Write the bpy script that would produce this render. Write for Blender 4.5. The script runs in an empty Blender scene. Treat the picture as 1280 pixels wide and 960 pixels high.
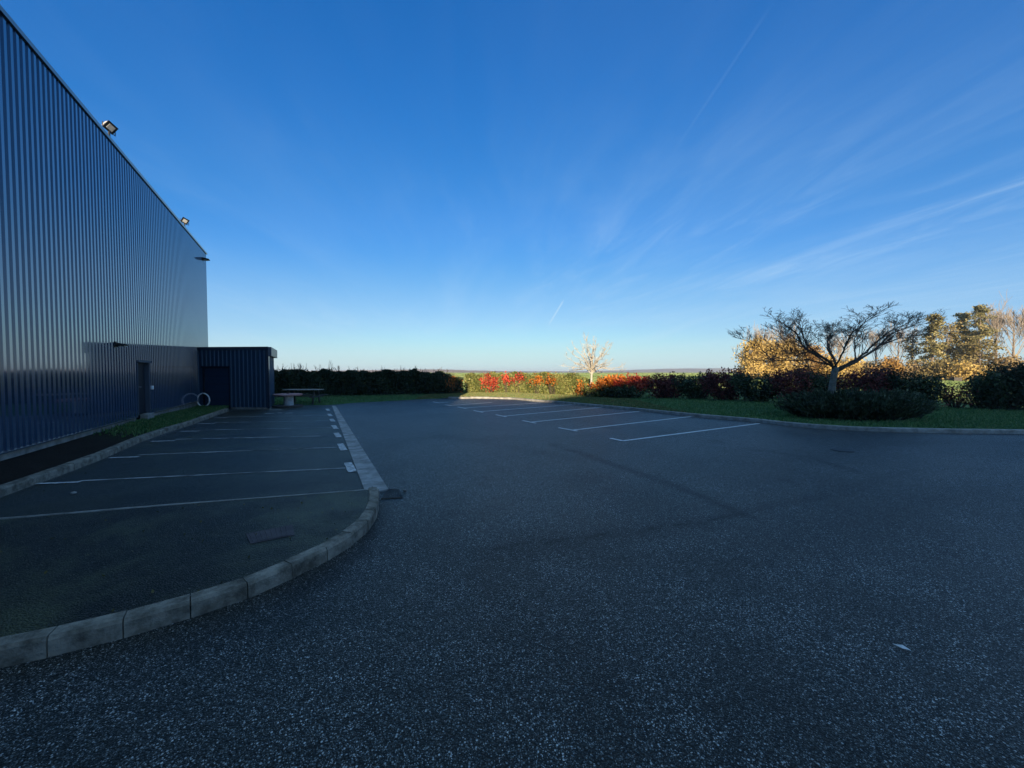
import bpy, math, random
import numpy as np
from mathutils import Vector, Matrix, Quaternion
random.seed(7)
RNG = np.random.default_rng(11)
SC = bpy.context.scene
COL = SC.collection
R = math.radians

# ------------------------------------------------------------------ camera
CAM_H, FPX = 1.85, 481.0
PITCH = math.atan(15.0 / FPX)
cam_d = bpy.data.cameras.new('camera')
cam_d.sensor_width = 36.0
cam_d.lens = FPX / 1280.0 * 36.0
cam_d.clip_start = 0.05
cam_d.clip_end = 9000.0
cam = bpy.data.objects.new('camera', cam_d)
COL.objects.link(cam)
cam.location = (0, 0, CAM_H)
cam.rotation_euler = (math.pi / 2 - PITCH, 0, 0)
SC.camera = cam


def G(px, py, z=0.0):
    """survey: where a picture point of the photograph lies on level z"""
    a, b = (px - 640) / FPX, (480 - py) / FPX
    dy = math.cos(PITCH) + math.sin(PITCH) * b
    dz = -math.sin(PITCH) + math.cos(PITCH) * b
    t = (z - CAM_H) / dz
    return Vector((a * t, dy * t, z))


def ZAT(py, y):
    """height of a picture row at distance y"""
    b = (480 - py) / FPX
    dy = math.cos(PITCH) + math.sin(PITCH) * b
    dz = -math.sin(PITCH) + math.cos(PITCH) * b
    return CAM_H + dz / dy * y


def XAT(px, y):
    return (px - 640) / FPX * y


# ------------------------------------------------------------------ sun, sky
EL = 12.2
sun_d = bpy.data.lights.new('sun', 'SUN')
sun_d.energy = 5.0
sun_d.angle = R(0.5)
sun_d.color = (1.0, 0.80, 0.56)
sun = bpy.data.objects.new('sun', sun_d)
COL.objects.link(sun)
SUN_AZ = 0.0          # degrees; the light travels along +Y
sun.rotation_euler = (R(90 - EL), 0, R(-SUN_AZ))
sun.location = (0, -30, 40)

W = bpy.data.worlds.new('World')
SC.world = W
W.use_nodes = True
nt = W.node_tree
for n in list(nt.nodes):
    nt.nodes.remove(n)


def nd(tree, typ, **kw):
    n = tree.nodes.new(typ)
    for k, v in kw.items():
        if k == 'inp':
            for kk, vv in v.items():
                n.inputs[kk].default_value = vv
        else:
            setattr(n, k, v)
    return n


def math_n(tree, op, a, b=None, c=None, clamp=False):
    n = tree.nodes.new('ShaderNodeMath')
    n.operation = op
    n.use_clamp = clamp
    for i, x in enumerate((a, b, c)):
        if x is None:
            continue
        if isinstance(x, (int, float)):
            n.inputs[i].default_value = x
        else:
            tree.links.new(x, n.inputs[i])
    return n.outputs[0]


def mixc(tree, fac, a, b, blend='MIX'):
    n = tree.nodes.new('ShaderNodeMix')
    n.data_type = 'RGBA'
    n.blend_type = blend
    for i, x in ((0, fac), (6, a), (7, b)):
        if isinstance(x, (int, float)):
            n.inputs[i].default_value = x
        elif isinstance(x, tuple):
            n.inputs[i].default_value = x if len(x) == 4 else (*x, 1)
        else:
            tree.links.new(x, n.inputs[i])
    return n.outputs[2]


def smooth(tree, x, lo, hi):
    n = tree.nodes.new('ShaderNodeMapRange')
    n.interpolation_type = 'SMOOTHSTEP'
    tree.links.new(x, n.inputs[0])
    n.inputs[1].default_value = lo
    n.inputs[2].default_value = hi
    return n.outputs[0]


def build_sky():
    sky = nd(nt, 'ShaderNodeTexSky', sky_type='NISHITA', sun_disc=False)
    sky.sun_elevation = R(EL)
    sky.sun_rotation = R(180 + SUN_AZ)
    sky.altitude = 100
    sky.air_density = 1.0
    sky.dust_density = 0.3
    sky.ozone_density = 2.2
    # colour response: deeper blue overhead, as a phone camera renders a clear winter sky
    K = SKY_STRENGTH * 2 ** EXPOSURE
    pre = mixc(nt, 1.0, sky.outputs[0], (K, K, K, 1), 'MULTIPLY')
    cv = nd(nt, 'ShaderNodeRGBCurve')
    mp = cv.mapping
    mp.clip_max_x = 4.0
    mp.clip_max_y = 4.0
    mp.use_clip = False
    for ci, pts in enumerate(([(0, 0), (0.093, 0.015), (0.236, 0.088), (0.51, 0.262), (0.826, 0.47), (2.0, 1.3)],
                              [(0, 0), (0.175, 0.156), (0.41, 0.352), (0.80, 0.63), (0.90, 0.74), (2.0, 1.8)],
                              [(0, 0), (0.15, 0.26), (0.31, 0.52), (0.50, 0.72), (0.63, 0.84), (0.86, 0.94), (2.0, 1.9)])):
        c = mp.curves[ci]
        while len(c.points) < len(pts):
            c.points.new(0.5, 0.5)
        for p, q in zip(c.points, pts):
            p.location = q
    mp.update()
    nt.links.new(pre, cv.inputs['Color'])
    tc0 = nd(nt, 'ShaderNodeTexCoord')
    sp0 = nd(nt, 'ShaderNodeSeparateXYZ')
    nt.links.new(tc0.outputs['Generated'], sp0.inputs[0])
    lowband = math_n(nt, 'MULTIPLY', smooth(nt, sp0.outputs[2], 0.10, -0.01), 0.75)
    pale = mixc(nt, lowband, cv.outputs[0], (0.56, 0.76, 0.75, 1))
    # zenith sky brightened above the frame, added to lift skylight on the ground
    zenith_lift = math_n(nt, 'MULTIPLY', smooth(nt, sp0.outputs[2], 0.74, 0.92), 0.9)
    pale = mixc(nt, zenith_lift, pale, ZENITH_FILL)
    # hazy brightening low over the fields
    glow = math_n(nt, 'MULTIPLY', smooth(nt, sp0.outputs[2], 0.30, 0.02), 0.30)
    pale = mixc(nt, glow, pale, (0.66, 0.86, 0.93, 1))
    base_sky = mixc(nt, 1.0, pale, (1 / K, 1 / K, 1 / K, 1), 'MULTIPLY')
    tc = nd(nt, 'ShaderNodeTexCoord')
    sp = nd(nt, 'ShaderNodeSeparateXYZ')
    nt.links.new(tc.outputs['Generated'], sp.inputs[0])
    x, y, z = sp.outputs
    zc = math_n(nt, 'MAXIMUM', z, 0.012)
    zc2 = math_n(nt, 'ADD', zc, 0.03)
    u0 = math_n(nt, 'DIVIDE', x, zc2)
    v0 = math_n(nt, 'DIVIDE', y, zc2)
    a = R(6)
    u = math_n(nt, 'ADD', math_n(nt, 'MULTIPLY', u0, math.cos(a)), math_n(nt, 'MULTIPLY', v0, math.sin(a)))
    v = math_n(nt, 'SUBTRACT', math_n(nt, 'MULTIPLY', v0, math.cos(a)), math_n(nt, 'MULTIPLY', u0, math.sin(a)))

    def streaks(su, sv, off, detail, dist, rough=0.55):
        cmb = nd(nt, 'ShaderNodeCombineXYZ')
        nt.links.new(math_n(nt, 'MULTIPLY', u, su), cmb.inputs[0])
        nt.links.new(math_n(nt, 'MULTIPLY', v, sv), cmb.inputs[1])
        cmb.inputs[2].default_value = off
        no = nd(nt, 'ShaderNodeTexNoise', inp={'Scale': 1.0, 'Detail': detail, 'Roughness': rough, 'Distortion': dist})
        nt.links.new(cmb.outputs[0], no.inputs['Vector'])
        return no.outputs[0]

    s1 = streaks(0.95, 0.22, 3.7, 8, 1.1, 0.62)
    s2 = streaks(2.4, 0.55, 9.1, 8, 2.2, 0.66)
    s3 = streaks(0.45, 0.20, 21.3, 3, 0.3)
    right = smooth(nt, math_n(nt, 'DIVIDE', x, math_n(nt, 'MAXIMUM', y, 0.05)), -0.1, 0.75)
    reg = math_n(nt, 'ADD', math_n(nt, 'MULTIPLY', right, 0.40), 0.52)
    m1 = smooth(nt, s1, 0.40, 0.80)
    m2 = smooth(nt, s2, 0.40, 0.85)
    m3 = smooth(nt, s3, 0.38, 0.7)
    cl = math_n(nt, 'ADD', math_n(nt, 'MULTIPLY', m1, 0.55), math_n(nt, 'MULTIPLY', math_n(nt, 'MULTIPLY', m2, m3), 0.62))
    low = smooth(nt, z, 0.62, 0.10)
    cl = math_n(nt, 'MULTIPLY', math_n(nt, 'MULTIPLY', cl, reg), math_n(nt, 'ADD', math_n(nt, 'MULTIPLY', low, 0.36), 0.07))
    cl = math_n(nt, 'ADD', cl, math_n(nt, 'MULTIPLY', math_n(nt, 'MULTIPLY', right, m3), 0.05))
    cl = math_n(nt, 'MULTIPLY', cl, smooth(nt, z, 0.0, 0.06), clamp=True)
    # a short contrail low over the field and a long faint one higher up
    def contrail(p, q, wid, amt):
        nonlocal cl
        def dirv(px, py):
            b_ = (480 - py) / FPX
            return Vector(((px - 640) / FPX, math.cos(PITCH) + math.sin(PITCH) * b_, -math.sin(PITCH) + math.cos(PITCH) * b_)).normalized()
        A, B = dirv(*p), dirv(*q)
        nrm = A.cross(B).normalized()
        along = nrm.cross(A).normalized()
        span = B.dot(along)

        def dot(vec):
            n = nd(nt, 'ShaderNodeVectorMath', operation='DOT_PRODUCT')
            nt.links.new(tc.outputs['Generated'], n.inputs[0])
            n.inputs[1].default_value = vec
            return n.outputs['Value']
        off = math_n(nt, 'ABSOLUTE', dot(nrm))
        al = dot(along)
        m = smooth(nt, off, wid, wid * 0.2)
        m = math_n(nt, 'MULTIPLY', m, smooth(nt, al, 0.0, span * 0.25))
        m = math_n(nt, 'MULTIPLY', m, smooth(nt, al, span, span * 0.8))
        cl = math_n(nt, 'ADD', cl, math_n(nt, 'MULTIPLY', m, amt), clamp=True)
    contrail((684, 409), (706, 373), 0.0032, 0.42)
    contrail((832, 205), (974, -8), 0.004, 0.025)
    cc = mixc(nt, cl, base_sky, (0.62 / K, 0.82 / K, 0.98 / K, 1))
    # short contrail low over the field
    ct = None
    bg = nd(nt, 'ShaderNodeBackground', inp={'Strength': SKY_STRENGTH})
    nt.links.new(cc, bg.inputs[0])
    out = nd(nt, 'ShaderNodeOutputWorld')
    nt.links.new(bg.outputs[0], out.inputs[0])


SKY_STRENGTH = 0.058
ZENITH_FILL = (0.42, 0.68, 0.88, 1)
EXPOSURE = 1.2
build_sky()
vs = SC.view_settings
vs.view_transform = 'Standard'
vs.look = 'None'
vs.exposure = EXPOSURE
vs.gamma = 1.0
SC.cycles.max_bounces = 5
SC.cycles.diffuse_bounces = 2
SC.cycles.glossy_bounces = 3
SC.cycles.transparent_max_bounces = 4
SC.cycles.use_denoising = True


# ------------------------------------------------------------------ materials
def new_mat(name, rough=0.6, spec=0.5, metal=0.0):
    m = bpy.data.materials.new(name)
    m.use_nodes = True
    t = m.node_tree
    b = t.nodes['Principled BSDF']
    b.inputs['Roughness'].default_value = rough
    b.inputs['Specular IOR Level'].default_value = spec
    b.inputs['Metallic'].default_value = metal
    return m, t, b


def coords(t, which='Object', scale=None):
    tc = nd(t, 'ShaderNodeTexCoord')
    o = tc.outputs[which]
    if scale:
        mp = nd(t, 'ShaderNodeMapping')
        mp.inputs['Scale'].default_value = scale
        t.links.new(o, mp.inputs[0])
        o = mp.outputs[0]
    return o


def noise(t, vec, scale, detail=4, rough=0.55, dist=0.0):
    n = nd(t, 'ShaderNodeTexNoise', inp={'Scale': scale, 'Detail': detail, 'Roughness': rough, 'Distortion': dist})
    t.links.new(vec, n.inputs['Vector'])
    return n.outputs[0]


def ramp(t, fac, stops):
    r = nd(t, 'ShaderNodeValToRGB')
    e = r.color_ramp.elements
    while len(e) < len(stops):
        e.new(0.5)
    for el, (p, c) in zip(e, stops):
        el.position = p
        el.color = (*c, 1) if len(c) == 3 else c
    t.links.new(fac, r.inputs[0])
    return r.outputs[0]


def bump(t, b, h, strength, dist=0.01):
    bp = nd(t, 'ShaderNodeBump', inp={'Strength': strength, 'Distance': dist})
    t.links.new(h, bp.inputs['Height'])
    t.links.new(bp.outputs[0], b.inputs['Normal'])


def mottled(name, c1, c2, scale=3.0, rough=0.7, spec=0.3, bscale=40, bstr=0.3, metal=0.0):
    m, t, b = new_mat(name, rough, spec, metal)
    v = coords(t)
    n1 = noise(t, v, scale, 6, 0.65)
    t.links.new(mixc(t, smooth(t, n1, 0.3, 0.7), c1, c2), b.inputs['Base Color'])
    if bstr:
        bump(t, b, noise(t, v, bscale, 4), bstr, 0.01)
    return m


def asphalt(name, base, stone, moss=0.0, fresh=1.0):
    m, t, b = new_mat(name, 0.75, 0.4)
    v = coords(t)
    vor = nd(t, 'ShaderNodeTexVoronoi', feature='F1', inp={'Scale': 85.0, 'Randomness': 1.0})
    t.links.new(v, vor.inputs['Vector'])
    sep = nd(t, 'ShaderNodeSeparateColor')
    t.links.new(vor.outputs['Color'], sep.inputs[0])
    vor2 = nd(t, 'ShaderNodeTexVoronoi', feature='F1', inp={'Scale': 170.0, 'Randomness': 1.0})
    t.links.new(v, vor2.inputs['Vector'])
    sep2 = nd(t, 'ShaderNodeSeparateColor')
    t.links.new(vor2.outputs['Color'], sep2.inputs[0])
    big = noise(t, v, 0.22, 5, 0.6, 0.6)
    mid = noise(t, v, 1.6, 5, 0.6)
    patch = math_n(t, 'ADD', math_n(t, 'MULTIPLY', smooth(t, big, 0.3, 0.7), 0.16), math_n(t, 'MULTIPLY', smooth(t, mid, 0.3, 0.7), 0.12))

    def stones(sepn, dist, lo, hi):
        k = math_n(t, 'ADD', sepn.outputs[0], math_n(t, 'SUBTRACT', patch, 0.165))
        tone = ramp(t, k, [(0.0, tuple(q * 0.20 for q in base)), (0.5, tuple(q * 0.55 for q in base)), (0.76, tuple(q * 1.7 for q in base)),
                           (0.90, tuple(q * 0.5 * fresh + 0.5 * p for q, p in zip(stone, base))), (1.0, tuple(q * fresh + p * (1 - fresh) for q, p in zip(stone, base)))])
        gap = smooth(t, dist, hi, lo)
        return mixc(t, gap, tuple(q * 0.14 for q in base), tone)
    c1 = stones(sep, vor.outputs['Distance'], 0.30, 0.62)
    c2 = stones(sep2, vor2.outputs['Distance'], 0.34, 0.66)
    c = mixc(t, smooth(t, sep.outputs[2], 0.35, 0.5), c1, c2)
    c = mixc(t, math_n(t, 'MULTIPLY', smooth(t, big, 0.35, 0.68), 0.45), c, mixc(t, 0.62, c, tuple(q * 0.35 for q in base)))
    if moss:
        mo = noise(t, v, 0.7, 7, 0.7, 0.4)
        mm = math_n(t, 'MULTIPLY', smooth(t, mo, 0.44, 0.64), moss)
        fine = noise(t, v, 60, 3, 0.7)
        c = mixc(t, mm, c, mixc(t, smooth(t, fine, 0.35, 0.7), (0.014, 0.018, 0.006), (0.095, 0.100, 0.030)))
    at = nd(t, 'ShaderNodeAttribute', attribute_name='wear')
    nz = noise(t, v, 5.0, 5, 0.7)
    w = math_n(t, 'MULTIPLY', at.outputs['Fac'], smooth(t, nz, 0.15, 0.5))
    c = mixc(t, math_n(t, 'MULTIPLY', w, 1.0, clamp=True), c, (0.006, 0.006, 0.006))
    t.links.new(c, b.inputs['Base Color'])
    gl = nd(t, 'ShaderNodeRGBToBW')
    t.links.new(c, gl.inputs[0])
    t.links.new(math_n(t, 'ADD', math_n(t, 'MULTIPLY', gl.outputs[0], 5.0), 0.10, clamp=True), b.inputs['Specular IOR Level'])
    rg = math_n(t, 'ADD', math_n(t, 'MULTIPLY', mid, 0.20), 0.36)
    t.links.new(rg, b.inputs['Roughness'])
    hgt = math_n(t, 'SUBTRACT', math_n(t, 'MULTIPLY', sep.outputs[0], 0.6), vor.outputs['Distance'])
    bump(t, b, hgt, 0.7, 0.010)
    return m


def leaf_mat(name, stops, rough=0.55, spec=0.25):
    m, t, b = new_mat(name, rough, spec)
    at = nd(t, 'ShaderNodeAttribute', attribute_name='tint')
    c = ramp(t, at.outputs['Fac'], stops)
    t.links.new(c, b.inputs['Base Color'])
    tr = nd(t, 'ShaderNodeBsdfTranslucent')
    t.links.new(c, tr.inputs[0])
    mx = nd(t, 'ShaderNodeMixShader', inp={0: 0.25})
    t.links.new(b.outputs[0], mx.inputs[1])
    t.links.new(tr.outputs[0], mx.inputs[2])
    t.links.new(mx.outputs[0], t.nodes['Material Output'].inputs[0])
    return m


def clad_mat(name, col, rough=0.22, metal=0.0, coat=1.0):
    m, t, b = new_mat(name, rough, 0.4 + 0.6 * coat, metal)
    v = coords(t, scale=(0.6, 0.6, 0.25))
    n1 = noise(t, v, 1.3, 5, 0.6)
    c = mixc(t, n1, tuple(k * 0.85 for k in col), tuple(k * 1.12 for k in col))
    t.links.new(c, b.inputs['Base Color'])
    t.links.new(math_n(t, 'ADD', math_n(t, 'MULTIPLY', n1, 0.1), rough - 0.05), b.inputs['Roughness'])
    b.inputs['Coat Tint'].default_value = (0.78, 0.88, 1.0, 1)
    b.inputs['Specular Tint'].default_value = (0.74, 0.86, 1.0, 1)
    b.inputs['Coat Weight'].default_value = coat
    b.inputs['Coat Roughness'].default_value = 0.04
    v2 = coords(t, scale=(1, 1, 0.35))
    bump(t, b, noise(t, v2, 2.2, 2), 0.035, 0.03)
    return m


M = {}
M['asphalt'] = asphalt('asphalt', (0.068, 0.080, 0.078), (0.68, 0.70, 0.68))
M['old_asphalt'] = asphalt('old_asphalt', (0.042, 0.054, 0.048), (0.36, 0.36, 0.33), moss=0.35, fresh=0.5)
M['moss_asphalt'] = asphalt('moss_asphalt', (0.030, 0.032, 0.024), (0.24, 0.22, 0.15), moss=0.75, fresh=0.6)
M['concrete'] = mottled('concrete', (0.17, 0.165, 0.15), (0.34, 0.335, 0.31), 4.0, 0.85, 0.25, 60, 0.4)
M['kerb'] = mottled('kerb_concrete', (0.080, 0.073, 0.058), (0.30, 0.275, 0.225), 6.0, 0.85, 0.25, 55, 0.9)
M['gutter'] = mottled('gutter_concrete', (0.17, 0.172, 0.165), (0.37, 0.37, 0.36), 3.0, 0.8, 0.3, 50, 0.3)
M['soil'] = mottled('soil', (0.012, 0.010, 0.008), (0.032, 0.026, 0.018), 5.0, 0.95, 0.1, 25, 0.9)
M['paint'] = mottled('road_paint', (0.52, 0.53, 0.53), (0.78, 0.79, 0.79), 9.0, 0.7, 0.3, 80, 0.3)
M['worn'] = mottled('worn_road_paint', (0.045, 0.05, 0.05), (0.46, 0.47, 0.47), 1.8, 0.8, 0.3, 80, 0.3)
M['clad'] = clad_mat('cladding_paint', (0.022, 0.046, 0.084), 0.12)
M['shed_clad'] = clad_mat('shed_cladding_paint', (0.026, 0.060, 0.105), 0.5, coat=0.0)
M['trim'] = clad_mat('trim_paint', (0.018, 0.026, 0.040), 0.35)
M['door'] = mottled('door_paint', (0.006, 0.009, 0.018), (0.009, 0.013, 0.025), 2.0, 0.4, 0.4, 30, 0.02)
M['shed_door'] = mottled('shed_door_paint', (0.016, 0.036, 0.075), (0.020, 0.044, 0.088), 2.0, 0.4, 0.4, 30, 0.02)
M['frame'] = mottled('frame_paint', (0.045, 0.065, 0.09), (0.06, 0.08, 0.11), 2.0, 0.4, 0.5, 30, 0.02)
M['roof'] = mottled('roof_sheet', (0.10, 0.10, 0.10), (0.16, 0.16, 0.16), 1.0, 0.7, 0.3, 20, 0.1)
M['steel'] = mottled('steel', (0.45, 0.45, 0.44), (0.6, 0.6, 0.58), 6.0, 0.35, 0.5, 50, 0.05, metal=0.8)
M['lamp_body'] = mottled('lamp_body', (0.34, 0.33, 0.30), (0.48, 0.46, 0.42), 6.0, 0.5, 0.5, 40, 0.05)
M['lamp_glass'] = mottled('lamp_glass', (0.34, 0.36, 0.35), (0.44, 0.45, 0.44), 8.0, 0.25, 0.6, 40, 0.02)
M['black'] = mottled('black_plastic', (0.008, 0.009, 0.010), (0.014, 0.015, 0.016), 6.0, 0.5, 0.4, 40, 0.05)
M['white'] = mottled('white_plastic', (0.80, 0.80, 0.79), (0.88, 0.88, 0.87), 6.0, 0.45, 0.5, 40, 0.05)
M['wood'] = mottled('weathered_wood', (0.22, 0.19, 0.15), (0.38, 0.35, 0.30), 7.0, 0.8, 0.2, 60, 0.4)
M['pale_wood'] = mottled('pale_wood', (0.42, 0.42, 0.42), (0.62, 0.62, 0.60), 5.0, 0.8, 0.2, 60, 0.3)
M['red_edge'] = mottled('red_painted_wood', (0.35, 0.16, 0.15), (0.5, 0.3, 0.28), 5.0, 0.8, 0.2, 60, 0.3)
M['dark_wood'] = mottled('dark_wood', (0.05, 0.045, 0.04), (0.09, 0.08, 0.07), 6.0, 0.8, 0.2, 60, 0.3)
M['iron'] = mottled('cast_iron', (0.010, 0.010, 0.011), (0.024, 0.023, 0.022), 9.0, 0.6, 0.5, 60, 0.4)
M['rust'] = mottled('rusty_iron', (0.050, 0.042, 0.046), (0.085, 0.070, 0.074), 7.0, 0.75, 0.3, 60, 0.5)
M['bark'] = mottled('dark_bark', (0.055, 0.043, 0.034), (0.12, 0.098, 0.078), 9.0, 0.9, 0.15, 30, 0.8)
M['trunk'] = mottled('grey_bark', (0.09, 0.09, 0.08), (0.20, 0.20, 0.17), 6.0, 0.9, 0.15, 30, 0.8)
M['pale_bark'] = mottled('pale_bark', (0.27, 0.25, 0.20), (0.44, 0.41, 0.35), 9.0, 0.85, 0.15, 30, 0.5)
M['far_bark'] = mottled('woodland_bark', (0.14, 0.11, 0.09), (0.24, 0.20, 0.17), 3.0, 0.9, 0.1, 20, 0.3)
M['far_twig'] = mottled('woodland_twigs', (0.24, 0.20, 0.16), (0.38, 0.33, 0.27), 3.0, 0.9, 0.1, 20, 0.0)
M['twig'] = mottled('hedge_twigs', (0.05, 0.042, 0.03), (0.10, 0.085, 0.06), 6.0, 0.9, 0.1, 20, 0.0)

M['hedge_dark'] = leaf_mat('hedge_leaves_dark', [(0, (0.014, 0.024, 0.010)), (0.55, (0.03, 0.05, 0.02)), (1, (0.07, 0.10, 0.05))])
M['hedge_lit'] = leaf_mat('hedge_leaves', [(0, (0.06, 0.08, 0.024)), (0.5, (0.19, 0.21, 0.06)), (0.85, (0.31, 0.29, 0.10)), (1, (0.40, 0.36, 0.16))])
M['orange'] = leaf_mat('orange_leaves', [(0, (0.18, 0.10, 0.02)), (0.4, (0.44, 0.12, 0.015)), (1, (0.62, 0.22, 0.03))])
M['red'] = leaf_mat('red_leaves', [(0, (0.20, 0.03, 0.015)), (0.5, (0.50, 0.055, 0.035)), (1, (0.62, 0.14, 0.05))])
M['maroon'] = leaf_mat('maroon_leaves', [(0, (0.04, 0.016, 0.016)), (0.5, (0.17, 0.038, 0.036)), (1, (0.34, 0.10, 0.08))])
M['shrub_green'] = leaf_mat('shrub_leaves', [(0, (0.018, 0.032, 0.015)), (0.6, (0.055, 0.085, 0.038)), (1, (0.17, 0.21, 0.12))])
M['conifer'] = leaf_mat('conifer_leaves', [(0, (0.012, 0.022, 0.012)), (1, (0.04, 0.06, 0.03))])
M['juniper'] = leaf_mat('juniper_leaves', [(0, (0.016, 0.028, 0.013)), (0.5, (0.045, 0.066, 0.030)), (1, (0.13, 0.15, 0.085))])
M['yellow'] = leaf_mat('yellow_leaves', [(0, (0.26, 0.18, 0.07)), (0.5, (0.48, 0.34, 0.10)), (1, (0.64, 0.48, 0.18))])
M['amber'] = leaf_mat('amber_leaves', [(0, (0.24, 0.14, 0.05)), (0.5, (0.42, 0.25, 0.07)), (1, (0.52, 0.34, 0.12))])
M['pine'] = leaf_mat('pine_needles', [(0, (0.11, 0.11, 0.05)), (0.6, (0.28, 0.25, 0.10)), (1, (0.48, 0.39, 0.18))])
M['olive'] = leaf_mat('olive_leaves', [(0, (0.10, 0.09, 0.035)), (0.6, (0.20, 0.16, 0.06)), (1, (0.36, 0.27, 0.10))])
M['scrub'] = leaf_mat('scrub_leaves', [(0, (0.18, 0.13, 0.06)), (0.6, (0.33, 0.24, 0.11)), (1, (0.46, 0.36, 0.18))])
M['crop'] = leaf_mat('crop_blades', [(0, (0.09, 0.14, 0.045)), (0.6, (0.17, 0.24, 0.08)), (1, (0.27, 0.29, 0.13))])
M['band_blades'] = leaf_mat('dry_grass_blades', [(0, (0.07, 0.085, 0.025)), (0.5, (0.15, 0.15, 0.045)), (1, (0.34, 0.28, 0.14))])
M['blades'] = leaf_mat('grass_blades', [(0, (0.05, 0.12, 0.04)), (0.6, (0.10, 0.20, 0.065)), (1, (0.19, 0.24, 0.10))])


def lawn_mat():
    m, t, b = new_mat('lawn_turf', 0.85, 0.15)
    v = coords(t)
    n1 = noise(t, v, 1.1, 6, 0.7)
    n2 = noise(t, v, 14, 4, 0.7)
    c = mixc(t, smooth(t, n1, 0.35, 0.7), (0.042, 0.115, 0.036), (0.080, 0.170, 0.055))
    c = mixc(t, math_n(t, 'MULTIPLY', smooth(t, n2, 0.45, 0.75), 0.5), c, (0.085, 0.10, 0.04))
    at = nd(t, 'ShaderNodeAttribute', attribute_name='wear')
    c = mixc(t, math_n(t, 'MULTIPLY', at.outputs['Fac'], smooth(t, n2, 0.2, 0.6)), c, (0.17, 0.145, 0.085))
    t.links.new(c, b.inputs['Base Color'])
    bump(t, b, noise(t, v, 45, 3), 0.8, 0.03)
    return m


def field_mat():
    m, t, b = new_mat('field_crop', 0.9, 0.1)
    v = coords(t)
    n1 = noise(t, v, 0.02, 5, 0.6)
    n2 = noise(t, v, 1.5, 5, 0.7)
    c = mixc(t, smooth(t, n1, 0.35, 0.65), (0.060, 0.115, 0.024), (0.10, 0.14, 0.04))
    c = mixc(t, math_n(t, 'MULTIPLY', smooth(t, n2, 0.35, 0.75), 0.45), c, (0.15, 0.14, 0.06))
    t.links.new(c, b.inputs['Base Color'])
    bump(t, b, noise(t, v, 8, 3), 0.6, 0.05)
    return m


def strip_mat():
    """planting strip: bare dark soil near the camera, grass towards the shed"""
    m, t, b = new_mat('strip_soil_and_grass', 0.9, 0.12)
    v = coords(t)
    sp = nd(t, 'ShaderNodeSeparateXYZ')
    t.links.new(v, sp.inputs[0])
    n1 = noise(t, v, 1.7, 6, 0.7)
    n2 = noise(t, v, 16, 4, 0.7)
    f = math_n(t, 'ADD', sp.outputs[1], math_n(t, 'MULTIPLY', n1, 4.0))
    gm = smooth(t, f, 11.0, 14.5)
    soil = mixc(t, n2, (0.008, 0.006, 0.005), (0.028, 0.020, 0.014))
    grass = mixc(t, smooth(t, n2, 0.35, 0.7), (0.018, 0.042, 0.009), (0.05, 0.075, 0.02))
    t.links.new(mixc(t, gm, soil, grass), b.inputs['Base Color'])
    bump(t, b, noise(t, v, 30, 4), 0.9, 0.03)
    return m


M['lawn'] = lawn_mat()
M['field'] = field_mat()
M['strip'] = strip_mat()
M['hill'] = mottled('hill_woods', (0.10, 0.085, 0.075), (0.19, 0.16, 0.14), 0.012, 0.95, 0.05, 1, 0)
M['hill_brown'] = mottled('hill_ploughed', (0.16, 0.10, 0.07), (0.26, 0.18, 0.12), 0.012, 0.95, 0.05, 1, 0)


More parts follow.
